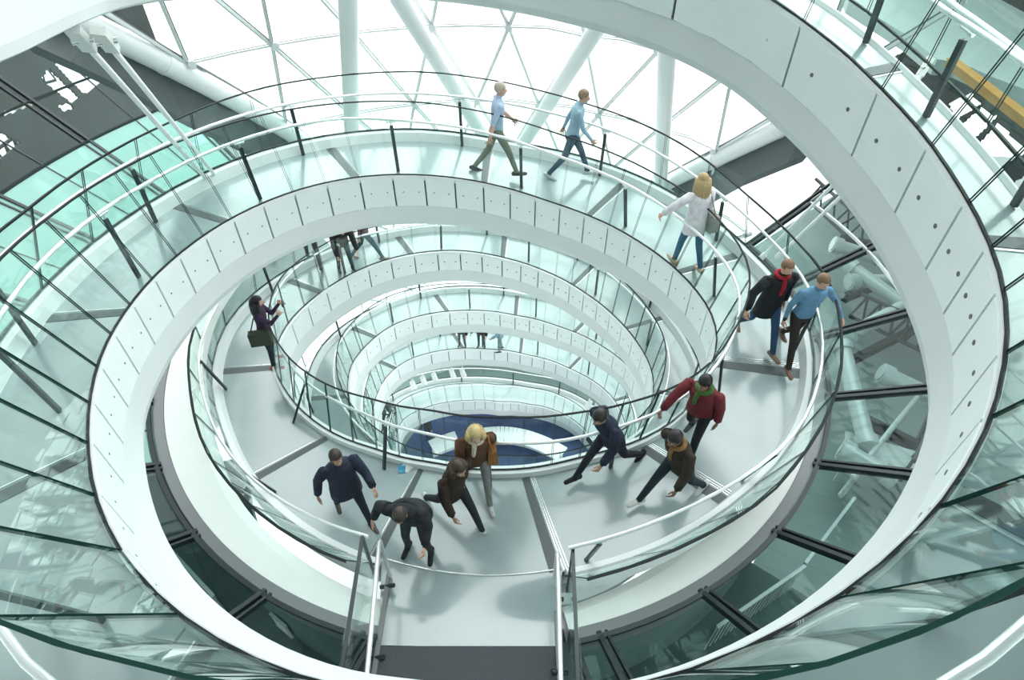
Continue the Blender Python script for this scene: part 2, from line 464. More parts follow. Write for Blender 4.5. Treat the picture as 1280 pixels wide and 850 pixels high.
# --- dark slate walls under the edge tubes
def wall_strip(name, top, bot, th=.25, folds=None):
    b = MB()
    nrm = np.array([0, .15, -th])
    n = len(top)
    v = list(top) + list(bot) + [p + nrm for p in top] + [p + nrm for p in bot]
    f = []
    for i in range(n - 1):
        f += [(i, i + 1, n + i + 1, n + i), (2 * n + i, 3 * n + i, 3 * n + i + 1, 2 * n + i + 1), (i, 2 * n + i, 2 * n + i + 1, i + 1), (n + i, n + i + 1, 3 * n + i + 1, 3 * n + i)]
    f += [(0, n, 3 * n, 2 * n), (n - 1, 3 * n - 1, 4 * n - 1, 2 * n - 1)]
    b.add(v, f)
    return tag(b.build(name, M['wallg']), kind='structure')
wall_strip('wall_west', [fac(45, 20), fac(115, 40), fac(200, 84), fac(300, 137), fac(375, 180)],
           [fac(20, 46, FR - .5), fac(88, 77, FR - .5), fac(142, 103, FR - .5), fac(232, 150, FR - .5), fac(345, 205, FR - .5)])
wall_strip('wall_east', [fac(1010, 150), fac(962, 175), fac(900, 205), fac(830, 240), fac(790, 262)],
           [fac(1012, 192, FR - .4), fac(985, 203, FR - .5), fac(935, 224, FR - .5), fac(868, 262, FR - .4), fac(800, 300, FR - .3)])

# --- white ledge ring, its grey trim and the leaning glass screen (window_2)
LC = np.array([.22, 3.8])
def lp(a, r, z):
    return np.array([LC[0] + r * math.cos(R(a)), LC[1] + r * math.sin(R(a)), z])
def ring(mb, a0, a1, prof, n=60, mi=0, smooth=True):
    aa = np.linspace(a0, a1, n)
    secs = [[lp(a, r, z) for r, z in prof] for a in aa]
    m = len(prof)
    for k in range(m):
        k2 = (k + 1) % m
        v = [s[k] for s in secs] + [s[k2] for s in secs]
        mb.add(v, [(i, i + 1, i + 1 + n, i + n) for i in range(n - 1)], mi, smooth)
    mb.add(secs[0], [tuple(range(m))]); mb.add(secs[-1], [tuple(range(m))[::-1]])
def lin(a): return float(np.interp(a, [158, 174, 188, 199, 214, 227, 242, 253, 282, 300, 320, 340, 384], [5.7, 5.55, 5.36, 5.2, 5.17, 5.26, 5.34, 5.42, 5.45, 5.3, 5.1, 5.0, 5.0]))
def ringv(mb, a0, a1, prof, n):
    aa = np.linspace(a0, a1, n)
    secs = [[lp(a, r, z) for r, z in prof(a)] for a in aa]
    m = len(secs[0])
    for k in range(m):
        k2 = (k + 1) % m
        mb.add([q[k] for q in secs] + [q[k2] for q in secs], [(i, i + 1, i + 1 + n, i + n) for i in range(n - 1)], 0, True)
    mb.add(secs[0], [tuple(range(m))]); mb.add(secs[-1], [tuple(range(m))[::-1]])
BA0, BA1 = 257.6, 280.8         # the footbridge passes here
LEDGES = [(158, BA0), (BA1, 384)]
for i, (a0, a1) in enumerate(LEDGES):
    b = MB(); ringv(b, a0, a1, lambda a: [(lin(a), -4.58), (lin(a) + .14, -4.46), (5.80, -4.42), (5.80, -4.85), (lin(a) + .14, -4.95), (lin(a), -4.8)], 80)
    tag(b.build(f'trim_{i + 1}', M['ledge']), kind='structure')
    b = MB(); ring(b, a0, a1, [(5.805, -4.40), (5.95, -4.38), (5.95, -4.85), (5.805, -4.85)], 70)
    tag(b.build(f'trim_{i + 3}', M['trim']), kind='structure')
SL = .55
def sp(a, r, up=0.0):
    return lp(a, r, -4.37 + SL * (r - 5.95) + up)
scr = thing('window_2', None, None, lp(180, 5.95, -4.37)); tag(scr, kind='structure')
pan, mul, tra, teal, rod = MB(), MB(), MB(), MB(), MB()
angs = [213.6 + 14.1 * k for k in range(-5, 13)]
def rmax(a):
    return 11.6 if a < 206 else 9.2
for k in range(len(angs) - 1):
    a0, a1 = angs[k], angs[k + 1]
    if a1 > BA0 and a0 < BA0: a1 = BA0
    elif a0 < BA1 and a1 > BA1: a0 = BA1
    elif a0 >= BA0 and a1 <= BA1: continue
    n = 5
    rm = rmax((a0 + a1) / 2)
    left = a1 < 216
    rt = 9.25 if left else 7.35
    for s in range(n):
        b0, b1 = a0 + (a1 - a0) * s / n, a0 + (a1 - a0) * (s + 1) / n
        (teal if left else pan).hexa([sp(b0, 6.0), sp(b0, 6.0, .02), sp(b0, rt), sp(b0, rt, .02), sp(b1, 6.0), sp(b1, 6.0, .02), sp(b1, rt), sp(b1, rt, .02)])
        pan.hexa([sp(b0, rt), sp(b0, rt, .02), sp(b0, rm), sp(b0, rm, .02), sp(b1, rt), sp(b1, rt, .02), sp(b1, rm), sp(b1, rm, .02)])
    for s in range(n):
        b0, b1 = a0 + (a1 - a0) * s / n, a0 + (a1 - a0) * (s + 1) / n
        tra.bar(sp(b0, rt, .03), sp(b1, rt, .03), .05, .05, mi=0 if left else 1)
        tra.bar(sp(b0, 6.0, .02), sp(b1, 6.0, .02), .06, .06, mi=0)
        if left: tra.bar(sp(b0, rt + 1.2, .03), sp(b1, rt + 1.2, .03), .04, .04, mi=0)
    am = (a0 + a1) / 2
    rod.bar(sp(am, rt, .02), sp(am, rm, .02), .025, .03)
    if left: rod.bar(sp(am, 6.0, .02), sp(am, rt, .02), .02, .03)
for a in angs:
    if BA0 < a < BA1: continue
    rm = rmax(a)
    mul.bar(sp(a, 5.95, .0), sp(a, rm, .0), .06, .10)
    mul.bar(sp(a + .9, 5.95, .0), sp(a + .9, rm, .0), .035, .08)
for a in (BA0 - .2, BA1 + .2):
    mul.bar(sp(a, 5.95), sp(a, 9.2), .06, .1)
pan.build('screen_pane', M['sglass'], scr)
teal.build('turquoise_pane', M['tglass'], scr)
mul.build('screen_mullion', M['beam'], scr)
tra.build('screen_transom', [M['beam'], M['rail']], scr)
rod.build('thin_glazing_bar', M['beam'], scr)

# --- office level behind the screen
def ann(name, a0, a1, r0, r1, z, m, th=.3):
    b = MB(); ring(b, a0, a1, [(r0, z), (r1, z), (r1, z - th), (r0, z - th)], 60, 0, False)
    return tag(b.build(name, m), kind='structure')
ann('floor_office', 195, 322, 5.2, 17, -6.9, M['office'])
ann('floor_east', 322.2, 400, 5.9, 17, -7.2, M['officeb'])
ann('floor_west', 128, 194.8, 6.2, 17, -7.2, M['officeb'])
b = MB(); ring(b, 196, 322, [(5.62, -4.87), (5.78, -4.87), (5.78, -6.9), (5.62, -6.9)], 70)
tag(b.build('wall_ring', M['officew']), kind='structure')
def holed_wall(name, org, ux, uz, nx, nz, cell, holes, m, th=.06):
    org, ux, uz = np.array(org, float), np.array(ux, float), np.array(uz, float)
    nrm = np.cross(ux, uz) * th
    def inpoly(p, poly):
        c = False
        for i in range(len(poly)):
            a, b_ = poly[i], poly[i - 1]
            if (a[1] > p[1]) != (b_[1] > p[1]) and p[0] < (b_[0] - a[0]) * (p[1] - a[1]) / (b_[1] - a[1]) + a[0]: c = not c
        return c
    b = MB()
    for i in range(nx):
        k = 0
        while k < nz:
            if any(inpoly(((i + .5) * cell, (k + .5) * cell), h) for h in holes): k += 1; continue
            k0 = k
            while k < nz and not any(inpoly(((i + .5) * cell, (k + .5) * cell), h) for h in holes): k += 1
            p = [org + ux * (i + a) * cell + uz * c * cell for a in (0, 1) for c in (k0, k)]
            b.hexa([p[0], p[0] + nrm, p[1], p[1] + nrm, p[2], p[2] + nrm, p[3], p[3] + nrm])
    return tag(b.build(name, m), kind='structure')
def on_x(u, v, X):
    x = (u - 640) / FPX; y = -(v - 425) / FPX
    d = np.array([x, math.cos(PITCH) + y * math.sin(PITCH), -math.sin(PITCH) + y * math.cos(PITCH)])
    q = CAM + d * (X - CAM[0]) / d[0]
    return q
def holes_on_x(polys, X, y0, z0, sgn=1):
    out = []
    for p in polys:
        out.append([(sgn * (on_x(u, v, X)[1] - y0), on_x(u, v, X)[2] - z0) for u, v in p])
    return out
XW = -11.5
holed_wall('wall_far_west', (XW, -2, -7.4), (0, 1, 0), (0, 0, 1), 320, 174, .06,
           holes_on_x([[(46, 98), (60, 86), (97, 122), (88, 130)], [(66, 80), (76, 74), (131, 100), (103, 119)], [(-4, 164), (22, 178), (-4, 204)], [(70, 132), (84, 128), (92, 136), (78, 140)], [(0, 140), (34, 128), (40, 131), (4, 146)]], XW, -2, -7.4), M['farwall'])
XE = 12.5
holed_wall('wall_far_east', (XE, -2, -7.4), (0, 1, 0), (0, 0, 1), 320, 187, .06,
           holes_on_x([[(985, 245), (1010, 204), (1030, 215), (1100, 300), (1080, 282), (1046, 248)], [(1184, 128), (1212, 115), (1226, 130), (1192, 152)], [(1192, 162), (1226, 133), (1246, 146), (1216, 176)],
                       [(1216, 186), (1246, 152), (1284, 190), (1242, 214)], [(1040, 24), (1060, 8), (1148, 56), (1112, 74)], [(1262, 230), (1284, 215), (1284, 250)]], XE, -2, -7.4), M['farwall'])
# --- carpeted landing of the upper floor where the footbridge arrives
b = MB(); b.box((.08, -4.35, -4.55), (2.16, 4.5, .3)); tag(b.build('floor_landing', M['carpet']), kind='structure')
# --- unseen south wall, added to block sky light from behind the camera
b = MB(); b.box((0, -12.0, 0), (40, .4, 28)); tag(b.build('wall_south_blocker', M['plaster']), kind='structure')

b = MB(); b.box((0, -6.2, 6.7), (34, 12.4, .4)); tag(b.build('ceiling_blocker', M['plaster']), kind='structure')  # unseen overhead slab, added to shade the near side from the sky

# ================================================================== THE SPIRAL RAMP
ramp = thing('spiral_ramp', 'white spiral ramp with blue grey floor winding down around the open well', 'ramp', pt(4.7, 4, 0))
ts = np.arange(T0, T1 + 1e-6, DTP / 3)
def boff(t):   # the lower band leans in towards the well on the camera's side
    d = abs(((t + .5) % 1) - .5)
    return .32 * max(0, 1 - d / .19) + .02
deck = MB()
sweep(deck, ts, lambda t: [(ri(t) + .05, 0), (ro(t), 0), (ro(t), -.12), (ri(t) + .05, -.12)])
deck.build('ramp_floor', M['deck'], ramp)
# fascia panels with open joints
fas = MB()
joints = [-.72, -.66, -.6, -.54, -.475, -.41, -.349, -.300, -.266, -.237, -.217, -.200, -.177, -.155, -.125, -.092, -.058, -.02, .02, .057, .087, .113] + [.139 + DTP * k for k in range(0, 260)]
joints = [j for j in joints if T0 <= j <= T1]
for j0, j1 in zip(joints[:-1], joints[1:]):
    e = .0006
    tt = np.linspace(j0 + e, j1 - e, 4)
    sweep(fas, tt, lambda t: [(ri(t), .06), (ri(t) + .045, .06), (ri(t) + .045, -.5), (ri(t), -.5)])
fas.build('fascia_panels', M['white'], ramp)
bk = MB(); sweep(bk, ts, lambda t: [(ri(t) + .047, -.005), (ri(t) + .09, -.125), (ri(t) + .09, -.5), (ri(t) + .047, -.5)])
bk.build('fascia_backing', M['dark'], ramp)
band = MB()
def bandp(t):
    o_ = boff(t)
    r0 = ri(t)
    return [(r0 + .004, -.505), (r0 - o_ * .45, -.66), (r0 - o_, -.80), (r0 - o_ + .02, -.88), (r0 - o_ + .12, -.92), (ro(t) - .25, -.62), (ro(t) - .05, -.35), (ro(t) + .15 * cw(t), -.30), (ro(t) + .1 * cw(t), -.13), (r0 + .1, -.13), (r0 + .1, -.505)]
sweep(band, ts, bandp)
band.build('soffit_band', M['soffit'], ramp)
def cin(t): return .1 * float(np.interp(t, [.8, .88, 1.2, 1.3], [0, 1, 1, .3]))
ci = MB(); sweep(ci, ts, lambda t: [(ri(t) + .005, .065), (ri(t) + .005, .10), (ri(t) + .05 + cin(t), .10), (ri(t) + .06 + cin(t), -.02), (ri(t) + .05, -.02)])
ci.build('inner_curb', M['curb'], ramp)
for q0, q1 in ((T0, .957), (1.047, T1)):
    co = MB(); sweep(co, np.arange(q0, q1 + 1e-6, DTP / 3), lambda t: [(ro(t) - .02, 0), (ro(t) + .04 * cw(t), .14 * cw(t) + .01), (ro(t) + .16 * cw(t), .16 * cw(t) + .01), (ro(t) + .17 * cw(t), -.3), (ro(t), -.3)])
    co.build('outer_curb', M['curb'], ramp)
# bolts, two to a panel
bm_mesh = None
bolts_near, bolts_far = [], MB()
for j0, j1 in zip(joints[:-1], joints[1:]):
    for fr in (.27, .77):
        t = j0 + (j1 - j0) * fr
        c = pt(t, ri(t) - .004, -.22); d = pt(t, ri(t) + .05, -.22)
        bolts_near.append((t, c, d))
def bolt_dist(q): return np.linalg.norm(q[1] - CAM)
vis = [q for q in bolts_near if (-.42 < q[0] < -.06) or (.02 < q[0] < .83) or (1.3 < q[0] < 1.8)]
vis.sort(key=bolt_dist)
fas_o = [o for o in ramp.children if o.name.startswith('fascia_panels')][0]
for t, c, d in vis[:100]:
    b = MB(); b.tube([c, d], .02 if t < 0 else .012, 10); b.build('panel_bolt', M['bolt'], fas_o)
bf = MB()
for t, c, d in vis[100:] + [q for q in bolts_near if 2.3 < q[0] < 2.7]:
    bf.tube([c, d], .02, 6)
tag(bf.build('distant_panel_bolt', M['bolt'], fas_o), kind='stuff')
# floor joints across the deck
for k, t in enumerate(np.arange(.139 - DTP * 4 * 9, T1, DTP * 4)):
    if t < T0: continue
    if t > 3.9: continue
    b = MB()
    n = 5
    big = .74 < t < .98
    hw = .0024 if not big else .003
    rr = np.linspace(ri(t) + .07 + cin(t), ro(t) - .01, n)
    for i in range(n - 1):
        b.hexa([pt(t - hw, rr[i], -.01), pt(t - hw, rr[i], .006), pt(t + hw, rr[i], -.01), pt(t + hw, rr[i], .006),
                pt(t - hw, rr[i + 1], -.01), pt(t - hw, rr[i + 1], .006), pt(t + hw, rr[i + 1], -.01), pt(t + hw, rr[i + 1], .006)])
    o = b.build('floor_joint', M['joint'], ramp)
    b = MB()
    ms = .0002 if big else .00028
    for q in ((hw + .0012,) if not big else (-hw - .0011, -hw - .0024, -hw - .0038)):
        b.hexa([pt(t + q - ms, rr[0], -.01), pt(t + q - ms, rr[0], .009), pt(t + q + ms, rr[0], -.01), pt(t + q + ms, rr[0], .009),
                pt(t + q - ms, rr[-1], -.01), pt(t + q - ms, rr[-1], .009), pt(t + q + ms, rr[-1], -.01), pt(t + q + ms, rr[-1], .009)])
    b.build('metal_strip', M['steel'], o)

# ================================================================== BALUSTRADES OF THE RAMP
def balustrade(t0, t1, inner, label, group):
    tm = (t0 + t1) / 2
    rb = (lambda t: ri(t) + .07 - .05 * float(np.interp(t, [.8, .88], [1, 0]))) if inner else (lambda t: ro(t) + .14 * cw(t))
    rtp = (lambda t: gi(t) + .03) if inner else (lambda t: go(t))
    th = .016 if inner else -.016
    GB = .104 if inner else .174
    root = thing('glass_balustrade', label, 'balustrade', pt(tm, rb(tm), .05), group)
    step = DTP if inner else DTP * 1.5
    js = [j for j in (joints if inner else [.139 + step * k for k in range(-60, 200)]) if t0 - 1e-6 < j < t1 + 1e-6]
    if js[0] - t0 > .004: js = [t0] + js
    if t1 - js[-1] > .004: js = js + [t1]
    for a, c in zip(js[:-1], js[1:]):
        e = .0005
        b = MB()
        tt = np.linspace(a + e, c - e, 3)
        for p, q in zip(tt[:-1], tt[1:]):
            v = []
            for t in (p, q):
                for r0, h in ((rb(t), GB), (rtp(t), GH)):
                    for d in (0, th): v.append(pt(t, r0 + d, h))
            # order bits: t, h, d
            b.add(v, [(0, 2, 6, 4), (1, 5, 7, 3)], 0)
            b.add(v, [(2, 3, 7, 6), (0, 4, 5, 1)], 1)
            if p == tt[0]: b.add(v, [(0, 1, 3, 2)], 1)
            if q == tt[-1]: b.add(v, [(4, 6, 7, 5)], 1)
        b.build('glass_pane', [M['glass'], M['gedge']], root)
    ts_ = np.arange(t0, t1 + 1e-6, DTP / 2)
    b = MB(); sweep(b, ts_, lambda t: [(rtp(t) - (.001 if t1 < .1 else .004), GH - .004), (rtp(t) - (.001 if t1 < .1 else .004), GH + (.004 if t1 < .1 else .012)), (rtp(t) + (.0165 if t1 < .1 else .022), GH + (.004 if t1 < .1 else .012)), (rtp(t) + (.0165 if t1 < .1 else .022), GH - .004)])
    b.build('top_cap', M['gedge'] if t1 <= 0.1 and inner else M['cap'], root)
    b = MB(); sweep(b, ts_, lambda t: [(rb(t) - .004, GB), (rb(t) - .004, GB + .014), (rb(t) + .02, GB + .014), (rb(t) + .02, GB)])
    b.build('base_gasket', M['cap'], root)
    hr = hin if inner else hout
    hb = (lambda t: ri(t) + .32) if inner else (lambda t: ro(t) - .08)
    b = MB(); b.tube([pt(t, hr(t), HHf(t)) for t in ts_], .024, 10)
    b.build('handrail', M['rail'], root)
    pstep = DTP * 4
    po = 0 if inner else DTP * 2
    for t in np.arange(.139 - pstep * 20 + po + DTP * 1.3, T1, pstep):
        if not (t0 + .005 < t < t1 - .005): continue
        if t > 4.0 and inner: continue
        b = MB()
        HH = HHf(t)
        A, B = pt(t, hb(t), .008), pt(t, hr(t), HH - .10)
        C_ = pt(t + .001, hb(t), 0) - A
        b.bar(A, B, .034, .052, up=tuple(C_))
        p = b.build('handrail_post', M['dark'], root)
        b = MB()
        b.tube([B, pt(t, hr(t), HH - .02)], .011, 8)
        b.tube([pt(t - .0028, hr(t), HH - .035), pt(t + .0028, hr(t), HH - .035)], .02, 8)
        b.build('rail_bracket', M['steel'], p)
    return root
IL = ['inner glass balustrade of the topmost turn, sweeping over the upper right',
      'inner glass balustrade of the broad turn below the two pale walkers by the facade',
      'inner glass balustrade bordering the crowded landing and the girl with the camera',
      'inner glass balustrade of the pale turn below the landing, in the middle of the well',
      'inner glass balustrade of the turn where three tiny people stand',
      'inner glass balustrade of the lowest turquoise turn above the indigo floor']
OL = ['outer glass balustrade of the topmost turn at the upper right',
      'outer glass balustrade in front of the triangular glazing, ending right of the footbridge',
      'outer glass balustrade left of the footbridge, behind the girl with the camera',
      'outer glass balustrade of the pale turn below the landing',
      'outer glass balustrade of the turn with three tiny people',
      'outer glass balustrade of the lowest turquoise turn']
for i, (a, c) in enumerate([(T0, .087), (.087, .83), (.83, 1.33), (1.33, 2.3), (2.3, 3.3), (3.3, 4.2)]):
    balustrade(a, c, True, IL[i], 'inner balustrades of the ramp')
balustrade(4.2, T1, True, 'inner glass balustrade at the very bottom of the ramp, beside the indigo floor', 'inner balustrades of the ramp')
for i, (a, c) in enumerate([(T0, 0), (0, .958), (1.046, 2.0), (2.0, 2.6), (2.6, 3.6), (3.6, T1)]):
    balustrade(a, c, False, OL[i], 'outer balustrades of the ramp')

# ================================================================== FOOTBRIDGE
br = thing('footbridge', 'short blue grey footbridge from the carpeted floor to the ramp', 'bridge', (.06, -1.7, -4.4))
b = MB(); zb = -4.402
tp = [pt(t, ro(t) - .05, 0) for t in np.linspace(.956, 1.0485, 15)][::-1]
NB, NL = len(tp), 12
gv = []
for k_, p in enumerate(tp):
    xe = -1.0 + 2.13 * k_ / (NB - 1)
    for m_ in range(NL + 1):
        u_ = m_ / NL; e_ = min(1, u_ / .7); e_ = e_ * e_ * (3 - 2 * e_)
        gv.append((p[0] + (xe - p[0]) * u_, p[1] + (-2.09 - .04 * k_ / (NB - 1) - p[1]) * u_, p[2] + .003 + (zb - p[2] - .003) * e_))
q_ = lambda a, c: a * (NL + 1) + c
top_ = [(q_(a, c), q_(a, c + 1), q_(a + 1, c + 1), q_(a + 1, c)) for a in range(NB - 1) for c in range(NL)]
b.add(gv, top_, 0, True)
lo_ = [(x, y, z - .2) for x, y, z in gv]; nv_ = len(gv)
b.add(lo_, [f[::-1] for f in top_], 0, True)
rim = [q_(0, c) for c in range(NL + 1)] + [q_(a, NL) for a in range(1, NB)] + [q_(NB - 1, c) for c in range(NL - 1, -1, -1)] + [q_(a, 0) for a in range(NB - 2, 0, -1)]
b.add(gv + lo_, [(rim[k_], rim[(k_ + 1) % len(rim)], rim[(k_ + 1) % len(rim)] + nv_, rim[k_] + nv_) for k_ in range(len(rim))])
b.build('bridge_floor', M['deck'], br)
b = MB(); b.tube([pt(t, ro(t) - .04, .008) for t in np.linspace(.958, 1.047, 20)], .013, 8); b.build('threshold_strip', M['steel'], br)
for sx, x in ((-1, -1.03), (1, 1.16)):
    b = MB(); b.bar((x, -1.2, -4.55), (x, -3.0, -4.55), .06, .36); b.build('edge_beam', M['trim'], br)
def bridge_rail(sx, hx, gx, y0, y1, label):
    root = thing('bridge_balustrade', label, 'balustrade', (gx, (y0 + y1) / 2, -4.4), 'balustrades beside the footbridge')
    b = MB(); b.tube([(hx[0], y0, -4.35), (hx[0], y0, -3.43), (hx[0] + .002, y0 - .03, -3.40), (hx[1], y1, -3.40)], .028, 12); b.build('handrail', M['rail'], root)
    b = MB(); b.bar((gx + .0, y0 + .02, -3.34), (gx - sx * .06, y1, -3.34), .04, .035); b.build('top_cap', M['dark'], root)
    b = MB()
    n = 2
    ys = np.linspace(y0, y1, n + 1)
    for i in range(n):
        b = MB()
        b.hexa([(gx - .008, ys[i] - .01, -4.45), (gx - .008, ys[i] - .01, -3.36), (gx - .008, ys[i + 1] + .01, -4.45), (gx - .008, ys[i + 1] + .01, -3.36),
                (gx + .008, ys[i] - .01, -4.45), (gx + .008, ys[i] - .01, -3.36), (gx + .008, ys[i + 1] + .01, -4.45), (gx + .008, ys[i + 1] + .01, -3.36)], 0, None)
        b.build('glass_pane', M['glass'], root)
    for y in (y0 - .12, y0 - 1.0):
        b = MB()
        b.tube([(hx[0] - sx * .07, y, -4.36), (hx[0] + sx * .12, y, -4.42)], .028, 10)
        b.build('floor_bracket', M['dark'], root)
    b = MB(); b.bar((gx, y0, -4.45), (gx, y0, -3.34), .03, .05, up=(0, 1, 0)); b.build('end_post', M['dark'], root)
bridge_rail(-1, (-1.0, -.87), -1.2, -1.24, -3.2, 'steel and glass balustrade on the left side of the footbridge')
bridge_rail(1, (1.14, 1.09), 1.32, -1.40, -3.2, 'steel and glass balustrade on the right side of the footbridge')


# ================================================================== STEELWORK AND OFFICE THINGS BEHIND THE SCREEN
def P3(u, v, z): return atz(u, v, z)
def steel(name, label, a, b_, za, zb, rad, m, group=None, ends=True):
    A, B = P3(*a, za), P3(*b_, zb)
    t = thing(name, label, name.replace('steel_', ''), (A + B) / 2, group)
    k = MB(); k.tube([A, (A * .5 + B * .5), B], rad, 16); k.build('shaft', m, t)
    if ends:
        d = (B - A) / np.linalg.norm(B - A)
        for e, q in ((A, d), (B, -d)):
            c = MB(); c.tube([e + q * .02, e + q * .22], rad * 1.3, 16); c.build('end_collar', m, t)
    return t
def flat_beam(label, a, b_, za, zb, wd, hg, m, group=None):
    A, B = P3(*a, za), P3(*b_, zb)
    t = thing('steel_beam', label, 'beam', (A + B) / 2, group)
    w_, f1, f2 = MB(), MB(), MB()
    d = Vector(B - A).normalized(); up = Vector((0, 0, 1)); up = (up - d * up.dot(d)).normalized()
    w_.bar(A, B, .04, hg); w_.build('web', m, t)
    o_ = np.array(up) * hg / 2
    f1.bar(A + o_, B + o_, wd, .04); f1.build('top_flange', m, t)
    f2.bar(A - o_, B - o_, wd, .04); f2.build('bottom_flange', m, t)
    return t
GE, GW = 'grey tubes behind the right-hand glass', 'grey tubes behind the left-hand glass'
E_ = [((1058, 330), (1150, 395), 'upper grey steel tube slanting behind the two men on the ramp'),
      ((1060, 420), (1150, 372), 'grey steel tube crossing low behind the blue jumper'),
      ((1060, 352), (1145, 350), 'level grey steel tube behind the right-hand glass'),
      ((1100, 465), (1175, 500), 'short grey steel tube in the middle of the right-hand glass'),
      ((1052, 430), (1085, 560), 'long grey steel tube following the edge of the ramp on the right'),
      ((1050, 560), (1120, 600), 'low grey steel tube near the bottom of the right-hand glass'),
      ((1040, 305), (1120, 330), 'grey steel tube under the bright gap at upper right')]
for i, (a, b_, lab) in enumerate(E_):
    steel('steel_tube', lab, a, b_, -5.6 - .1 * (i % 3), -5.9, .16, M['greytube'], GE)
W_ = [((26, 162), (98, 196), 'long grey steel tube behind the left-hand glass, nearest the turquoise panes'),
      ((34, 154), (118, 172), 'upper grey steel tube behind the left-hand glass'),
      ((58, 112), (22, 152), 'pale beige post slanting behind the left-hand glass'),
      ((0, 106), (40, 64), 'pale beige rail at the very upper left'),
      ((34, 226), (86, 260), 'low grey steel tube behind the left-hand glass')]
for i, (a, b_, lab) in enumerate(W_):
    steel('steel_tube', lab, a, b_, -4.6, -4.8, .2 if 'post' not in lab and 'rail' not in lab else .14, M['greytube'] if i not in (2, 3) else M['beigep'], GW)
BE = [((1048, 300), (1150, 318), .14, 'dark steel beam below the bright gap on the right'), ((1056, 372), (1160, 330), .14, 'dark steel beam rising behind the blue jumper'),
      ((1062, 452), (1165, 400), .12, 'dark steel beam across the middle of the right-hand glass'), ((1070, 520), (1180, 575), .12, 'dark steel beam slanting down in the lower right-hand glass'),
      ((1110, 330), (1180, 470), .12, 'dark steel beam running beside the curved white soffit')]
for a, b_, wd, lab in BE:
    flat_beam(lab, a, b_, -6.3, -6.4, wd, .22, M['beam'], 'dark beams behind the right-hand glass')
BW = [((0, 125), (110, 158), .3, 'pale steel beam high behind the left-hand glass'), ((20, 120), (130, 175), .26, 'dark steel beam behind the left-hand glass'), ((0, 245), (60, 205), .26, 'dark steel beam at the far left edge')]
for k, (a, b_, wd, lab) in enumerate(BW):
    flat_beam(lab, a, b_, -5.2, -5.3, wd, .25, M['plaster'] if k == 0 else M['beam'], 'beams behind the left-hand glass')
def truss(label, a, b_, za, zb, h, n, m, group=None):
    A, B = P3(*a, za), P3(*b_, zb)
    t = thing('roof_truss', label, 'truss', (A + B) / 2, group)
    U = np.array([0, 0, h])
    k = MB(); k.tube([A, B], .05, 10); k.build('bottom_chord', m, t)
    k = MB(); k.tube([A + U, B + U], .05, 10); k.build('top_chord', m, t)
    for i in range(n):
        p, q = A + (B - A) * i / n, A + (B - A) * (i + 1) / n
        k = MB(); k.tube([p, p + (q - p) * .5 + U], .03, 8); k.build('diagonal', m, t)
        k = MB(); k.tube([p + (q - p) * .5 + U, q], .03, 8); k.build('diagonal', m, t)
for a, b_, h, n, lab, m in [((1010, 250), (1095, 330), .7, 5, 'dark lattice truss right of the white hanger rods', 'beam'), ((1062, 395), (1165, 445), .7, 6, 'dark lattice truss in the middle of the right-hand glass', 'beam'),
                         ((1050, 620), (1130, 520), .6, 6, 'grey lattice truss low in the right-hand glass', 'greytube'), ((1125, 600), (1185, 470), .6, 6, 'dark lattice truss along the curved soffit at right', 'beam')]:
    truss(lab, a, b_, -6.4, -6.4, h, n, M[m], 'lattice trusses behind the right-hand glass')
for a, b_, h, n, lab, m in [((0, 120), (70, 100), .8, 5, 'dark lattice truss high behind the left-hand glass', 'beam'), ((0, 235), (50, 195), .8, 5, 'dark lattice truss at the far left edge', 'beam')]:
    truss(lab, a, b_, -5.0, -5.0, h, n, M[m], 'lattice trusses behind the left-hand glass')
# amber beam, gallery slab and pale panels at the upper right
A_, B_ = P3(1186, 78, -.7), P3(1290, 158, -1.0)
t = thing('amber_beam', 'amber painted beam seen through the glass at upper right', 'beam', (A_ + B_) / 2)
k = MB(); k.bar(A_, B_, .12, .14); k.build('beam_body', M['yellow'], t)
k = MB(); k.bar(A_ + np.array([.0, 0, .08]), B_ + np.array([0, 0, .08]), .2, .02); k.build('top_flange', M['yellow'], t)
def slab(name, label, cat, px, z, th, m, kind=None):
    b = MB(); v = [P3(u, v_, z) for u, v_ in px]; n = len(v)
    b.add(list(v) + [p - np.array([0, 0, th]) for p in v], [tuple(range(n))[::-1], tuple(range(n, 2 * n))] + [(i, (i + 1) % n, n + (i + 1) % n, n + i) for i in range(n)])
    o = b.build(name, m)
    if kind: tag(o, kind=kind)
    else: tag(o, label, cat)
    return o
slab('floor_gallery', None, None, [(1050, -30), (1062, 0), (1135, 45), (1172, 74), (1200, 78), (1240, 96), (1330, 130), (1400, 60), (1300, -60)], -1.0, .3, M['gallery'], 'structure')
slab('floor_gallery_east', None, None, [(1180, 210), (1230, 250), (1262, 300), (1330, 420), (1420, 380), (1330, 200), (1240, 195)], -4.6, .3, M['officeb'], 'structure')
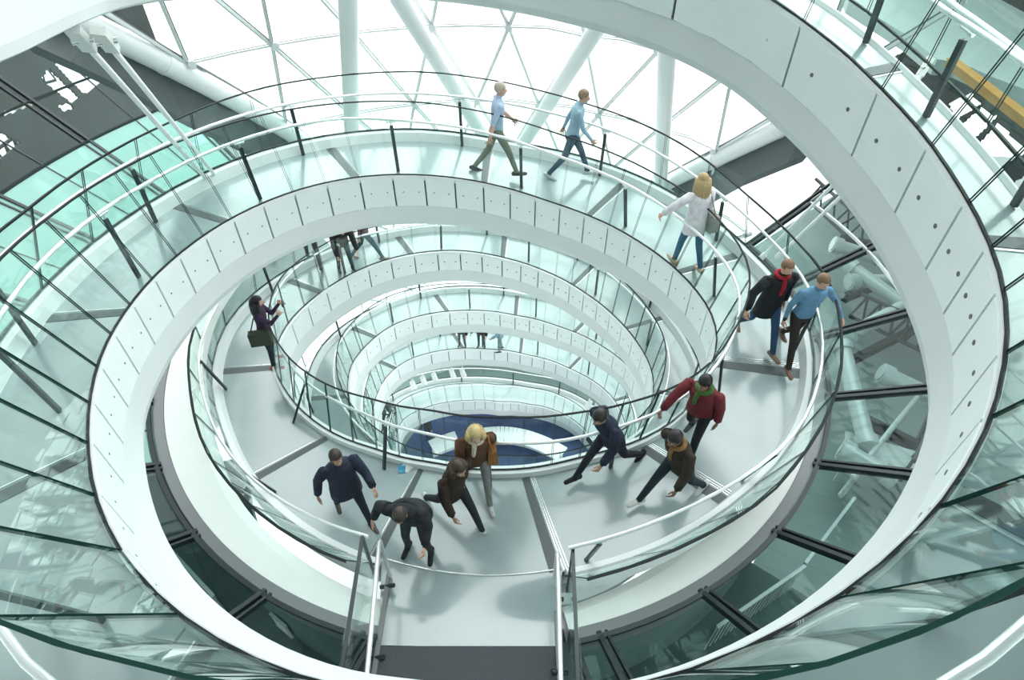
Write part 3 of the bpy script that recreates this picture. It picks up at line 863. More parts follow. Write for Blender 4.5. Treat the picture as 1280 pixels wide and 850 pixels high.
# hanger rods
def hanger(a, b_, label):
    A, B = np.array(a), np.array(b_)
    t = thing('hanger_rod', label, 'rod', A, 'white hanger rods')
    d = (B - A) / np.linalg.norm(B - A)
    k = MB(); k.tube([A, B - d * .3], .028, 14); k.build('rod', M['tube'], t)
    k = MB(); k.bar(B - d * .36, B, .07, .11, up=(1, 0, 0)); c = k.build('clevis', M['clev'], t)
    k = MB(); k.tube([B - d * .2 + np.array([-.07, -.04, 0]), B - d * .2 + np.array([.07, .04, 0])], .03, 12); k.build('clevis_pin', M['steel'], c)
    k = MB(); k.tube([A - d * .02, A + d * .22], .05, 14); k.build('end_sleeve', M['clev'], t)
def solve(u, v, te, dz):
    best = None
    for t in np.arange(te - .25, te + .25, .001):
        p = atz(u, v, -PT * t + dz); cx, cy = cen(t)
        e = (math.atan2(p[1] - cy, p[0] - cx) + math.pi / 2 + 2 * math.pi * t + math.pi) % (2 * math.pi) - math.pi
        if best is None or abs(e) < best[0]: best = (abs(e), p)
    return best[1]
for (bu, bv, bt), (tu, tv, tt), lab in [((262, 228, .347), (90, 36, -.645), 'left hanger rod of the pair at upper left'), ((272, 223, .352), (122, 38, -.64), 'right hanger rod of the pair at upper left')]:
    hanger(solve(bu, bv, bt, -.05), solve(tu, tv, tt, -.93), lab)
for (bu, bv), (tu, tv), lab in [((948, 326), (1086, 186), 'upper hanger rod of the pair crossing behind the man in black'), ((972, 321), (1110, 190), 'lower hanger rod of the pair, meeting the rail above the man in blue')]:
    p = solve(bu, bv, .69, -.1); q = atz(tu, tv, -.4)
    hanger(p, q, lab)
p = atz(1140, 110, -.5); q = atz(1164, 72, -.15)
hanger(p, q, 'short hanger rod with a clevis high at the upper right')
# pale panels added in place of lit windows, on the wall under the ledge
def cyl(u, v, r):
    x = (u - 640) / FPX; y = -(v - 425) / FPX
    d = np.array([x, math.cos(PITCH) + y * math.sin(PITCH), -math.sin(PITCH) + y * math.cos(PITCH)])
    l = np.linspace(2, 16, 4001); X = CAM + d * l[:, None]
    q = np.hypot(X[:, 0] - LC[0], X[:, 1] - LC[1]) - r
    ok_ = np.where((q[:-1] * q[1:] <= 0) & (X[1:, 2] < -4.7) & (X[1:, 2] > -7.6))[0]
    return X[ok_[0]] if len(ok_) else None
for (u, v_), lab in [((210, 612), 'pale panel in place of a lit window behind the left glass, between the upper two mullions'), ((238, 675), 'pale panel in place of a lit window behind the left glass, just below the second mullion'),
                     ((276, 722), 'pale panel in place of a lit window behind the left glass, above the third mullion'), ((352, 782), 'pale panel in place of a lit window behind the left glass, nearest the footbridge')]:
    p = cyl(u, v_, 5.83)
    if p is None: continue
    if p[2] > -4.95 or p[2] < -6.85: p[2] = min(max(p[2], -6.5), -5.3)
    a_ = math.atan2(p[1] - LC[1], p[0] - LC[0])
    ax = Matrix.Rotation(a_, 3, 'Z')
    t = thing('lit_window_panel', lab, 'panel', p, 'pale panels in place of lit windows under the ledge')
    k = MB(); k.box(p, (.03, .34, .42), ax); k.build('panel_face', M['plaster'], t)
    k = MB()
    for dz in (-.22, .22): k.box(p + np.array([0, 0, dz]), (.045, .38, .025), ax)
    k.build('panel_edge', M['greytube'], t)
# slatted guard rails and desks on the lower office floor
def guard(label, px, z, h=.9):
    A, B = P3(*px[0], z), P3(*px[1], z)
    t = thing('guard_rail', label, 'railing', (A + B) / 2, 'guard rails on the lower office floor')
    U = np.array([0, 0, h])
    k = MB(); k.bar(A + U, B + U, .05, .04); k.build('top_rail', M['greytube'], t)
    n = max(4, int(np.linalg.norm(B - A) / .11))
    for i in range(min(n, 90) + 1):
        q = A + (B - A) * i / min(n, 90)
        k = MB(); k.bar(q, q + U, .02, .02, up=(0, 1, 0)); k.build('baluster', M['greytube'], t)
guard('slatted grey guard rail behind the lower right glass, nearest the footbridge', [(880, 812), (985, 738)], -6.9)
guard('slatted grey guard rail behind the right glass, beside the second mullion', [(985, 735), (1045, 655)], -6.9)
guard('slatted grey guard rail behind the lower left glass', [(235, 715), (290, 775)], -6.9)
def desk(label, px, rot, z=-6.9, m='plaster'):
    c = P3(*px, z)
    t = thing('office_desk', label, 'desk', c, 'desks on the lower office floor')
    ax = Matrix.Rotation(rot, 3, 'Z')
    k = MB(); k.box(c + np.array([0, 0, .72]), (1.5, .75, .04), ax); k.build('desk_top', M[m], t)
    for sx in (-.68, .68):
        for sy in (-.3, .3):
            o_ = ax @ Vector((sx, sy, .35)); k = MB(); k.box(c + np.array(o_), (.05, .05, .70), ax); k.build('leg', M['greytube'], t)
    k = MB(); o_ = ax @ Vector((0, .34, .52)); k.box(c + np.array(o_), (1.3, .02, .35), ax); k.build('modesty_panel', M['office'], t)
for px, rot, lab in [q for q in [((205, 600), .4, 'pale desk behind the left glass, between the two upper mullions'), ((222, 640), .5, 'pale desk behind the left glass, just above the second mullion'),
                     ((258, 700), .8, 'pale desk behind the left glass, just below the second mullion'), ((330, 795), 1.0, 'pale desk behind the left glass, nearest the footbridge'),
                     ((1090, 600), -.4, 'pale desk behind the right glass, low beside the curved soffit')] if np.hypot(*(P3(*q[0], -6.9)[:2] - LC)) > 6.9]:
    desk(lab, px, rot)
# --- lowest floor with its curved desks
ZC = -21.6
b = MB(); cx_, cy_ = 0.7, 12.4
n = 64
v = [(cx_ + 5.6 * math.cos(2 * math.pi * i / n), cy_ + 4.4 * math.sin(2 * math.pi * i / n), ZC) for i in range(n)]
b.add(v + [(x, y, z - .3) for x, y, z in v], [tuple(range(n)), tuple(range(n, 2 * n))[::-1]] + [(i, n + i, n + (i + 1) % n, (i + 1) % n) for i in range(n)])
tag(b.build('floor_chamber', M['blue']), kind='structure')
b = MB(); outer = [(cx_ + 8.0 * math.cos(2 * math.pi * i / n), cy_ + 7.0 * math.sin(2 * math.pi * i / n)) for i in range(n)]
inn_ = [(cx_ + 5.6 * math.cos(2 * math.pi * i / n), cy_ + 4.4 * math.sin(2 * math.pi * i / n)) for i in range(n)]
b.add([(x, y, ZC) for x, y in inn_] + [(x, y, ZC) for x, y in outer] + [(x, y, ZC - .3) for x, y in inn_] + [(x, y, ZC - .3) for x, y in outer],
      [f for i in range(n) for f in ((i, n + i, n + (i + 1) % n, (i + 1) % n), (2 * n + i, 2 * n + (i + 1) % n, 3 * n + (i + 1) % n, 3 * n + i))])
tag(b.build('floor_chamber_rim', M['officeb']), kind='structure')
b = MB(); o2 = [(cx_ + 8.2 * math.cos(2 * math.pi * i / n), cy_ + 7.2 * math.sin(2 * math.pi * i / n)) for i in range(n)]
b.add([(x, y, z) for z in (ZC, ZC + 3.2) for x, y in outer] + [(x, y, z) for z in (ZC, ZC + 3.2) for x, y in o2],
      [f for i in range(n // 2 + 1) for j in [(i + 1) % n] for f in ((i, j, n + j, n + i), (2 * n + j, 2 * n + i, 3 * n + i, 3 * n + j), (n + i, n + j, 3 * n + j, 3 * n + i))])
tag(b.build('wall_chamber', M['palewall']), kind='structure')
def arc_desk(label, pxs):
    pts = [P3(u, v_, ZC + .75) for u, v_ in pxs]
    Pn = [Vector(p) for p in pts]
    fine = []
    for i in range(len(Pn) - 1):
        for s_ in range(5): fine.append(Pn[i].lerp(Pn[i + 1], s_ / 5))
    fine.append(Pn[-1])
    for _ in range(5): fine = [fine[0]] + [(fine[i - 1] + 2 * fine[i] + fine[i + 1]) / 4 for i in range(1, len(fine) - 1)] + [fine[-1]]
    t = thing('curved_desk', label, 'desk', (fine[len(fine) // 2].x, fine[len(fine) // 2].y, ZC), 'curved desks on the indigo floor')
    k, f_ = MB(), MB()
    for a, c in zip(fine[:-1], fine[1:]):
        k.bar(a, c, .9, .07); f_.bar(a - Vector((0, 0, .4)), c - Vector((0, 0, .4)), .08, .7)
    k.build('desk_top', M['white'], t); f_.build('front_panel', M['white'], t)
arc_desk('left curved white desk on the indigo floor at the bottom of the well', [(540, 560), (556, 553), (572, 548)])
arc_desk('right curved white desk on the indigo floor at the bottom of the well', [(606, 544), (630, 542), (655, 546), (680, 555), (703, 568)])
# --- spotlights under the third turn down
def spot(p, aim, label):
    t = thing('spotlight', label, 'spotlight', p, 'spotlights under the ramp')
    k = MB(); k.tube([np.array(p), np.array(p) + np.array([0, 0, .35])], .03, 8); k.build('bracket', M['tube'], t)
    d = np.array(aim) / np.linalg.norm(aim)
    k = MB(); k.tube([np.array(p) - d * .18, np.array(p) + d * .2], [.10, .13], 12); k.build('lamp_body', M['tube'], t)
    k = MB(); k.tube([np.array(p) + d * .19, np.array(p) + d * .215], .115, 12); k.build('lens', M['steel'], t)
for i, t_ in enumerate([3.345, 3.36, 3.375, 3.4, 3.415]):
    spot(pt(t_, ri(t_) - .12, -1.2), (.3, -.6, -.6), 'small white spotlight in the row at left under the lower ramp')
for i, t_ in enumerate([3.655, 3.668, 3.681, 3.694]):
    spot(pt(t_, ri(t_) - .12, -1.2), (-.5, -.5, -.6), 'small white spotlight in the row at right under the lower ramp')
# --- crumpled snack packet on the landing
pk, tk = on_ramp(510, 584, 1.06)
b = MB(); rnd = random.Random(3)
nx_, ny_ = 6, 5
gv = []
for i in range(nx_):
    for j in range(ny_):
        gv.append(pk + np.array([(i - 2.5) * .05 * (1 + .25 * math.sin(j)), (j - 2) * .055, .012 + .035 * rnd.random() * (1 if 0 < i < 5 and 0 < j < 4 else .2)]))
gb = [p - np.array([0, 0, p[2] - pk[2] - .004]) for p in gv]
fq = [(i * ny_ + j, (i + 1) * ny_ + j, (i + 1) * ny_ + j + 1, i * ny_ + j + 1) for i in range(nx_ - 1) for j in range(ny_ - 1)]
b.add(gv, fq, 0); b.add(gb, [f[::-1] for f in fq], 0)
per = [i * ny_ for i in range(nx_)] + [(nx_ - 1) * ny_ + j for j in range(1, ny_)] + [i * ny_ + ny_ - 1 for i in range(nx_ - 2, -1, -1)] + [j for j in range(ny_ - 2, 0, -1)]
b.add(gv + gb, [(per[i], per[(i + 1) % len(per)], per[(i + 1) % len(per)] + len(gv), per[i] + len(gv)) for i in range(len(per))], 0)
b.m = [1 if 5 < (k % 20) < 14 else 0 for k in range(len(b.f))]
tag(b.build('snack_packet', [M['pblue'], M['pwhite']]), 'crumpled blue and white snack packet lying on the landing', 'packet')

# ================================================================== PEOPLE
SK = [mat('skin_fair', (0.60, 0.36, 0.26), 0.55), mat('skin_tan', (0.42, 0.24, 0.16), 0.55), mat('skin_brown', (0.22, 0.12, 0.08), 0.55)]
EYE = mat('eye_white', (0.75, 0.75, 0.72), 0.3)
PUP = mat('eye_dark', (0.02, 0.015, 0.012), 0.3)
LIP = mat('lip_tone', (0.38, 0.15, 0.13), 0.5)
_cl = {}
def cloth(col, rough=0.85):
    if col not in _cl:
        _cl[col] = mat('cloth_%d' % len(_cl), col, rough, noise=0.12, scale=14, bump=0.15)
    return _cl[col]

def V(*a): return Vector(a)
def capsule(mb, a, b, r0, r1, seg=12):
    mb.tube([a, a.lerp(b, .33), a.lerp(b, .66), b], [r0, r0 * .67 + r1 * .33, r0 * .33 + r1 * .67, r1], seg)
    mb.ball(a, r0, 0, seg, 8); mb.ball(b, r1, 0, seg, 8)
def evaluated(me, voxel, smooth_it):
    o = bpy.data.objects.new('tmp', me); COL.objects.link(o)
    m = o.modifiers.new('r', 'REMESH'); m.mode = 'VOXEL'; m.voxel_size = voxel
    if smooth_it:
        q = o.modifiers.new('s', 'SMOOTH'); q.factor = .5; q.iterations = smooth_it
    dg = bpy.context.evaluated_depsgraph_get(); dg.update()
    out = bpy.data.meshes.new_from_object(o.evaluated_get(dg))
    bpy.data.objects.remove(o, do_unlink=True)
    return out

def person(label, foot, yaw, pose=None, skin=0, hair=('short', (0.03, 0.02, 0.015)), top=(0.02, 0.02, 0.025), sleeves='long', legs=(0.02, 0.025, 0.05),
           shoes=(0.03, 0.03, 0.03), sole=(0.5, 0.5, 0.48), scale=1.0, jacket=None, extras=(), voxel=.013, group=None, tilt=0.0, female=False, bulk=1.0):
    """figure in its own frame: x right, y forward, z up; the feet's lowest point rests on z = 0"""
    P = dict(lean=4, side=0, twist=0, legL=(0, 0, 4), legR=(0, 0, 4), armL=(5, 8, 15), armR=(5, 8, 15), head=(0, 0), ankL=0, ankR=0)
    P.update(pose or {})
    rx = lambda a: Matrix.Rotation(R(a), 3, 'X')
    ry = lambda a: Matrix.Rotation(R(a), 3, 'Y')
    rz = lambda a: Matrix.Rotation(R(a), 3, 'Z')
    T = rz(P['twist']) @ ry(P['side']) @ rx(-P['lean'])        # trunk orientation: lean forward = towards +y
    hip = V(0, 0, 0)
    sh_w = .175 if female else .20
    J = {}
    J['waist'] = T @ V(0, 0, .17); J['chest'] = T @ V(0, .01, .36); J['neck'] = T @ V(0, .0, .50); J['base'] = T @ V(0, .012, .57)
    H = T @ rz(P['head'][1]) @ rx(-P['head'][0])
    J['head'] = J['base'] + H @ V(0, .02, .105)
    for s, k in ((-1, 'L'), (1, 'R')):
        a, ab, kn = P['leg' + k]
        h = V(s * .095, 0, -.02); J['hip' + k] = h
        up = ry(-s * ab) @ rx(a)
        J['knee' + k] = h + up @ V(0, .0, -.435)
        lo = ry(-s * ab) @ rx(a - kn)
        J['ank' + k] = J['knee' + k] + lo @ V(0, 0, -.41)
        ft = ry(-s * ab * .3) @ rz(-s * 8) @ rx(P['ank' + k])
        J['heel' + k] = J['ank' + k] + ft @ V(0, -.055, -.055)
        J['toe' + k] = J['ank' + k] + ft @ V(0, .17, -.06)
        f, b_, e = P['arm' + k]
        S_ = T @ V(s * sh_w, 0, .455); J['sh' + k] = S_
        A = T @ ry(-s * b_) @ rx(f)
        J['elb' + k] = S_ + A @ V(0, 0, -.285)
        A2 = T @ ry(-s * b_ * .7) @ rx(f + e)
        J['wri' + k] = J['elb' + k] + A2 @ V(0, 0, -.25)
        J['A2' + k] = A2
    zmin = min(min(J['heel' + k].z, J['toe' + k].z) for k in 'LR') - .035
    b = MB(); q = bulk
    # trunk: stacked ellipses
    secs = [(-.06, .165, .115), (.03, .168, .118), (.13, .150, .105), (.22, .150, .105), (.33, .178, .118), (.42, .190, .112), (.475, .155, .09), (.515, .075, .065)]
    n = 18; rings = []
    for z, a, d in secs:
        Q = T if z > .1 else T.lerp(Matrix.Identity(3), .5) if z > 0 else Matrix.Identity(3)
        fa = (.9 if female and z > .25 else 1) * q
        rings.append([Q @ V(a * fa * math.cos(2 * math.pi * i / n), d * q * math.sin(2 * math.pi * i / n), z) for i in range(n)])
    vv = [p for r_ in rings for p in r_]; ff = []
    for i in range(len(rings) - 1):
        for k in range(n):
            ff.append((i * n + k, i * n + (k + 1) % n, (i + 1) * n + (k + 1) % n, (i + 1) * n + k))
    b.add(vv, ff + [tuple(range(n))[::-1], tuple(range((len(rings) - 1) * n, len(rings) * n))])
    b.ball(V(0, -.02, -.05), (.16 * q, .125 * q, .12), 0, 14, 8)
    bones = [('top', hip + V(0, 0, .06), J['chest']), ('top', J['chest'], J['neck']), ('skin', J['neck'] + (J['base'] - J['neck']) * .5, J['base']), ('skin', J['base'], J['head'])]
    capsule(b, J['neck'] - (J['base'] - J['neck']) * .3, J['base'] + (J['head'] - J['base']) * .3, .058, .052)
    for k in 'LR':
        capsule(b, J['hip' + k], J['knee' + k], .088 * q, .060, 14)
        capsule(b, J['knee' + k], J['ank' + k], .060, .044, 14)
        capsule(b, J['heel' + k], J['toe' + k], .043, .036)
        capsule(b, J['ank' + k], J['heel' + k].lerp(J['toe' + k], .35), .044, .046)
        capsule(b, J['sh' + k], J['elb' + k], .058 * q, .045, 12)
        capsule(b, J['elb' + k], J['wri' + k], .044, .031, 12)
        bones += [('legs', J['hip' + k], J['knee' + k]), ('legs', J['knee' + k], J['ank' + k] + (J['knee' + k] - J['ank' + k]) * .08), ('shoe', J['heel' + k], J['toe' + k]), ('shoe', J['ank' + k] - V(0, 0, .02), J['heel' + k]),
                  ('sleeve', J['sh' + k], J['elb' + k]), ('fore', J['elb' + k], J['wri' + k])]
    # head: skull, jaw, nose, ears
    c = J['head']
    b.ball(c + H @ V(0, -.01, .02), (.076, .094, .098), 0, 18, 12, H)
    b.ball(c + H @ V(0, .025, -.055), (.056, .066, .066), 0, 14, 8, H)
    b.ball(c + H @ V(0, .045, -.095), (.03, .03, .022), 0, 10, 6, H)
    capsule(b, c + H @ V(0, .086, .008), c + H @ V(0, .104, -.028), .011, .017, 8)
    for s in (-1, 1): b.ball(c + H @ V(s * .078, -.005, -.01), (.012, .02, .032), 0, 8, 6, H)
    me = evaluated(b.mesh('raw', M['white']), voxel, 3)
    slots = ['top', 'legs', 'shoe', 'skin', 'lip', 'eye', 'pupil', 'sleeve', 'sole']
    skn = SK[skin]
    mats = [cloth(top), cloth(legs), cloth(shoes, .5), skn, LIP, EYE, PUP, cloth(top), cloth(sole, .6)]
    nv = len(me.vertices); co = np.empty(nv * 3); me.vertices.foreach_get('co', co); co = co.reshape(-1, 3)
    names, A_, B_ = [x[0] for x in bones], np.array([x[1] for x in bones]), np.array([x[2] for x in bones])
    rad_ = np.array([{'top': .13, 'skin': .07, 'legs': .07, 'shoe': .045, 'sleeve': .05, 'fore': .036}[x] for x in names])
    fc = np.array([co[list(p.vertices)].mean(0) for p in me.polygons])
    ab = B_ - A_; ap = fc[:, None] - A_[None]
    u = np.clip((ap * ab).sum(-1) / ((ab * ab).sum(-1) + 1e-9), 0, 1)
    d = np.linalg.norm(ap - u[..., None] * ab, axis=-1) / rad_
    best = d.argmin(1)
    low = zmin + .022
    mi = []
    for i, bi in enumerate(best):
        nm = names[bi]
        if nm == 'fore': nm = 'skin' if sleeves == 'short' else 'top'
        if nm == 'sleeve': nm = 'top'
        if nm == 'top' and fc[i][2] < -.02 and jacket is None: nm = 'legs'
        if nm == 'shoe' and fc[i][2] < low: nm = 'sole'
        mi.append(slots.index(nm))
    vs = co.tolist(); fs = [list(p.vertices) for p in me.polygons]
    bpy.data.meshes.remove(me)
    fin = MB(); fin.v = [tuple(v) for v in vs]; fin.f = fs; fin.m = mi; fin.sm = [True] * len(fs)
    # eyes and mouth
    for s in (-1, 1):
        fin.ball(c + H @ V(s * .031, .0735, .014), (.011, .008, .006), 5, 8, 6, H)
        fin.ball(c + H @ V(s * .031, .0785, .014), (.0062, .005, .0058), 6, 8, 6, H)
    fin.ball(c + H @ V(0, .083, -.058), (.024, .010, .008), 4, 8, 6, H)
    # hands
    for s, k in ((-1, 'L'), (1, 'R')):
        A2 = J['A2' + k]; w_ = J['wri' + k]
        curl = P.get('grip' + k, 25)
        fin.ball(w_ + A2 @ V(0, 0, -.05), (.017, .040, .055), 3, 10, 8, A2)
        for fi, (dy, L) in enumerate(((.030, .066), (.010, .075), (-.010, .070), (-.029, .055))):
            p0 = w_ + A2 @ V(0, dy, -.085)
            d1 = A2 @ (ry(-s * curl) if 0 else Matrix.Rotation(R(s * curl), 3, 'Y')) @ V(0, dy * .8, -L * .5)
            d2 = A2 @ Matrix.Rotation(R(s * curl * 2.2), 3, 'Y') @ V(0, dy * .4, -L * .5)
            fin.tube([p0, p0 + d1, p0 + d1 + d2], [.0095, .0088, .007], 7, 3)
        p0 = w_ + A2 @ V(-s * .005, .032, -.03)
        fin.tube([p0, p0 + A2 @ V(-s * .012, .025, -.03), p0 + A2 @ V(-s * .02, .03, -.062)], [.012, .0105, .008], 7, 3)
    root = thing('person', label, 'person', foot, group)
    off = V(0, 0, -zmin)
    fin.v = [tuple((V(*v) + off) * scale) for v in fin.v]
    body = bpy.data.objects.new('body', fin.mesh('body', mats)); COL.objects.link(body); body.parent = root
    root.rotation_euler = (0, R(tilt), R(yaw))
    def child(name, mb, m):
        mb.v = [tuple((V(*v) + off) * scale) for v in mb.v]
        o = bpy.data.objects.new(name, mb.mesh(name, m)); COL.objects.link(o); o.parent = root
        return o
    # hair
    if hair:
        hm = mat('hair_%d' % len(bpy.data.materials), hair[1], .5, noise=.25, scale=60)
        hb = MB()
        hb.ball(c + H @ V(0, -.018, .032), (.086, .100, .100), 0, 20, 14, H)
        # cut the face opening
        keep = []
        Hi = H.inverted()
        for i, f in enumerate(hb.f):
            m_ = Hi @ (sum((V(*hb.v[k]) for k in f), V(0, 0, 0)) / len(f) - c)
            if m_.y > .045 and m_.z < .055: continue
            if m_.z < -.045: continue
            if m_.z < -.0 and m_.y > .0: continue
            keep.append(i)
        hb.f = [hb.f[i] for i in keep]; hb.m = [0] * len(keep); hb.sm = [True] * len(keep)
        if hair[0] in ('long', 'mid'):
            Lh = .34 if hair[0] == 'long' else .15
            for k_ in range(-4, 5):
                a = R(k_ * 24)
                p0 = c + H @ V(math.sin(a) * .083, -math.cos(a) * .095 - .012, .03)
                p1 = c + H @ V(math.sin(a) * .095, -math.cos(a) * .11 - .015, -.08)
                p2 = c + H @ V(math.sin(a) * .10, -math.cos(a) * .115 - .03, -.08) + V(0, 0, -1) * (Lh - .11)
                hb.tube([p0, p1, p1.lerp(p2, .5), p2], [.03, .036, .034, .012], 8)
        o = child('hair', hb, hm)
        sol = o.modifiers.new('thick', 'SOLIDIFY'); sol.thickness = .012; sol.offset = -1
    if jacket:
        jb = MB(); n = 22
        z0 = jacket.get('hem', -.16)
        prof = [(z0, .205, .15), ((z0 + .1) / 2, .198, .145), (.12, .178, .128), (.25, .175, .128), (.36, .196, .136), (.44, .192, .120), (.485, .125, .09)]
        rg = []
        for z, a, dd in prof:
            Q = T if z > .08 else T.lerp(Matrix.Identity(3), .45)
            rg.append([Q @ V(a * q * math.cos(2 * math.pi * i / n), dd * q * math.sin(2 * math.pi * i / n) * (1 + .05 * math.sin(3 * 2 * math.pi * i / n)), z) for i in range(n)])
        vv = [p for r_ in rg for p in r_]
        jb.add(vv, [(i * n + k, i * n + (k + 1) % n, (i + 1) * n + (k + 1) % n, (i + 1) * n + k) for i in range(len(rg) - 1) for k in range(n)], 0, True)
        for k in 'LR':
            A, B, C = J['sh' + k], J['elb' + k], J['wri' + k]
            jb.tube([A, A.lerp(B, .5), B, B.lerp(C, .5), C.lerp(B, .08)], [.064 * q, .060 * q, .053, .048, .041], 14)
        o = child('jacket', jb, cloth(jacket['col']))
        sol = o.modifiers.new('thick', 'SOLIDIFY'); sol.thickness = .012
    for ex in extras:
        kind, col = ex[0], ex[1]
        eb = MB()
        if kind == 'scarf':
            cc = J['neck'].lerp(J['base'], .25)
            eb.tube([cc + T @ V(.085 * math.cos(a), .075 * math.sin(a), .012 * math.sin(2 * a)) for a in np.linspace(0, 2 * math.pi, 25)], .036, 10)
            eb.tube([cc + T @ V(.03, .10, -.02), cc + T @ V(.045, .14, -.14), cc + T @ V(.05, .145, -.24)], [.034, .03, .026], 8)
            child('scarf', eb, cloth(col))
        elif kind == 'collar':
            cc = J['neck']
            eb.tube([cc + T @ V(.09 * math.cos(a), .08 * math.sin(a), .02) for a in np.linspace(0, 2 * math.pi, 25)], .03, 10)
            eb.tube([cc + T @ V(0, .09, .0), cc + T @ V(0, .135, -.12), cc + T @ V(0, .14, -.26)], [.03, .035, .02], 8)
            child('collar', eb, cloth(col))
        elif kind == 'bag':
            s = ex[2]
            p = J['hip' + ('R' if s > 0 else 'L')] + V(s * .12, -.05, .0)
            eb.hexa([p + V(x * (.06 + .015 * (z < 0)), y * .19, z * .15) for x in (-1, 1) for y in (-1, 1) for z in (-1, 1)])
            o = child('shoulder_bag', eb, cloth(col))
            bv = o.modifiers.new('soft', 'BEVEL'); bv.width = .03; bv.segments = 3
            st = MB(); sp_ = J['sh' + ('R' if s > 0 else 'L')] + T @ V(-s * .04, 0, .07)
            st.tube([p + V(0, .14, .13), sp_ + V(s * .02, .10, -.12), sp_, sp_ + V(s * .02, -.10, -.12), p + V(0, -.14, .13)], .012, 8)
            child('bag_strap', st, cloth(col))
        elif kind == 'backpack':
            p = T @ V(0, -.20, .30)
            eb.hexa([p + T @ V(x * .14, y * .075, z * .2) for x in (-1, 1) for y in (-1, 1) for z in (-1, 1)])
            o = child('backpack', eb, cloth(col))
            bv = o.modifiers.new('soft', 'BEVEL'); bv.width = .05; bv.segments = 3
            for s in (-1, 1):
                st = MB(); st.tube([T @ V(s * .09, -.15, .46), T @ V(s * .11, -.0, .53), T @ V(s * .11, .125, .40), T @ V(s * .13, .05, .2), T @ V(s * .12, -.15, .16)], .016, 8)
                child('strap', st, cloth(col))
        elif kind == 'cap':
            eb.ball(c + H @ V(0, -.012, .045), (.098, .112, .095), 0, 18, 12, H)
            eb.ball(c + H @ V(0, .10, .05), (.07, .07, .012), 0, 14, 6, H)
            child('cap', eb, cloth(col))
    return root, J, off, scale
HANDS = {}
def stand(label, foot_px, te, yaw, **kw):
    p, t = on_ramp(foot_px[0], foot_px[1], te)
    # no deeper than the floor is at this turn; keep the soles just on it
    return person(label, (p[0], p[1], p[2] + .004), yaw, **kw)
def tangent(te):   # yaw of somebody walking up the ramp (towards smaller t) at turn te
    a, b_ = pt(te + .01, 4), pt(te - .01, 4)
    d = b_ - a
    return math.degrees(math.atan2(d[1], d[0])) - 90
WALK = dict(legL=(26, 2, 6), legR=(-18, 2, 22), ankR=-28, armL=(-22, 8, 12), armR=(26, 8, 25), lean=6)
WALK2 = dict(legR=(26, 2, 6), legL=(-18, 2, 22), ankL=-28, armR=(-22, 8, 12), armL=(26, 8, 25), lean=6)
BLK, NAVY, JEAN = (0.012, 0.013, 0.016), (0.012, 0.018, 0.04), (0.03, 0.075, 0.16)

stand('walker in a pale blue shirt and khaki trousers before the triangular glazing', (622, 219), .5, -80, pose=dict(WALK2, lean=4), skin=0, hair=('short', (0.45, 0.40, 0.32)), top=(0.42, 0.52, 0.68), sleeves='short', legs=(0.20, 0.20, 0.15), shoes=(0.03, 0.025, 0.02))
stand('walker in a light blue top and navy trousers near the right brace', (712, 223), .55, -92, pose=dict(WALK, lean=10), skin=0, hair=('short', (0.25, 0.17, 0.11)), top=(0.30, 0.45, 0.55), legs=(0.04, 0.08, 0.13), shoes=(0.6, 0.62, 0.62))
stand('woman with long blond hair, white top and jeans holding the inner rail', (856, 334), .715, 20, pose=dict(legL=(14, 2, 6), legR=(-10, 2, 14), ankR=-15, armL=(20, 48, 10), armR=(4, 10, 20), lean=4, gripL=50), skin=0, hair=('long', (0.42, 0.30, 0.15)),
      top=(0.72, 0.70, 0.74), legs=(0.03, 0.10, 0.19), shoes=(0.55, 0.36, 0.22), female=True, extras=(('bag', (0.30, 0.28, 0.26), 1),), jacket=dict(col=(0.70, 0.68, 0.72), hem=-.22))
stand('man in a black coat with red collar walking beside the outer rail', (942, 430), .765, 190, pose=dict(WALK, lean=6, armL=(-10, 8, 15), armR=(6, 34, 25)), skin=0, hair=('short', (0.22, 0.12, 0.07)), top=BLK, legs=JEAN, shoes=(0.25, 0.16, 0.10), jacket=dict(col=BLK, hem=-.26), extras=(('collar', (0.35, 0.01, 0.02)),))
stand('man in a light blue jumper and dark trousers holding the outer rail', (980, 446), .775, 188, pose=dict(WALK2, lean=8, armL=(10, 40, 25), armR=(-5, 10, 20), gripL=50), skin=0, hair=('short', (0.20, 0.12, 0.07)), top=(0.13, 0.28, 0.44), legs=(0.03, 0.022, 0.02), shoes=(0.22, 0.12, 0.09))
GIRL = stand('long-haired girl in a purple top taking a photo over the rail', (346, 455), 1.235, -78, pose=dict(legL=(0, 3, 6), legR=(2, 3, 8), armL=(42, -6, 100), armR=(42, -6, 100), lean=4, gripL=50, gripR=50), skin=0, hair=('long', (0.010, 0.008, 0.008)), top=(0.045, 0.018, 0.06), legs=(0.012, 0.02, 0.035), shoes=(0.55, 0.12, 0.12),
      female=True, extras=(('bag', (0.045, 0.05, 0.032), 1),))
stand('person in a dark red jacket with green scarf gripping the curved rail', (860, 560), .885, 140, pose=dict(legL=(30, 4, 18), legR=(-14, 4, 22), ankR=-22, armL=(-4, 8, 22), armR=(40, 30, 8), lean=16, gripR=50), skin=2, hair=('short', (0.008, 0.006, 0.006)), top=(0.16, 0.018, 0.025), legs=(0.010, 0.011, 0.015), shoes=(0.05, 0.05, 0.05), sole=(0.8, 0.8, 0.78),
      jacket=dict(col=(0.16, 0.018, 0.025), hem=-.10), extras=(('scarf', (0.05, 0.14, 0.03)),))
stand('dark figure in navy rushing along the inner rail, left of the red jacket', (757, 590), .945, 125, pose=dict(legL=(-24, 4, 30), legR=(34, 4, 8), ankL=-30, armL=(30, 10, 40), armR=(-30, 14, 30), lean=24), skin=1, hair=('short', (0.015, 0.012, 0.012)), top=NAVY, legs=(0.012, 0.013, 0.025), shoes=BLK, jacket=dict(col=NAVY, hem=-.12))
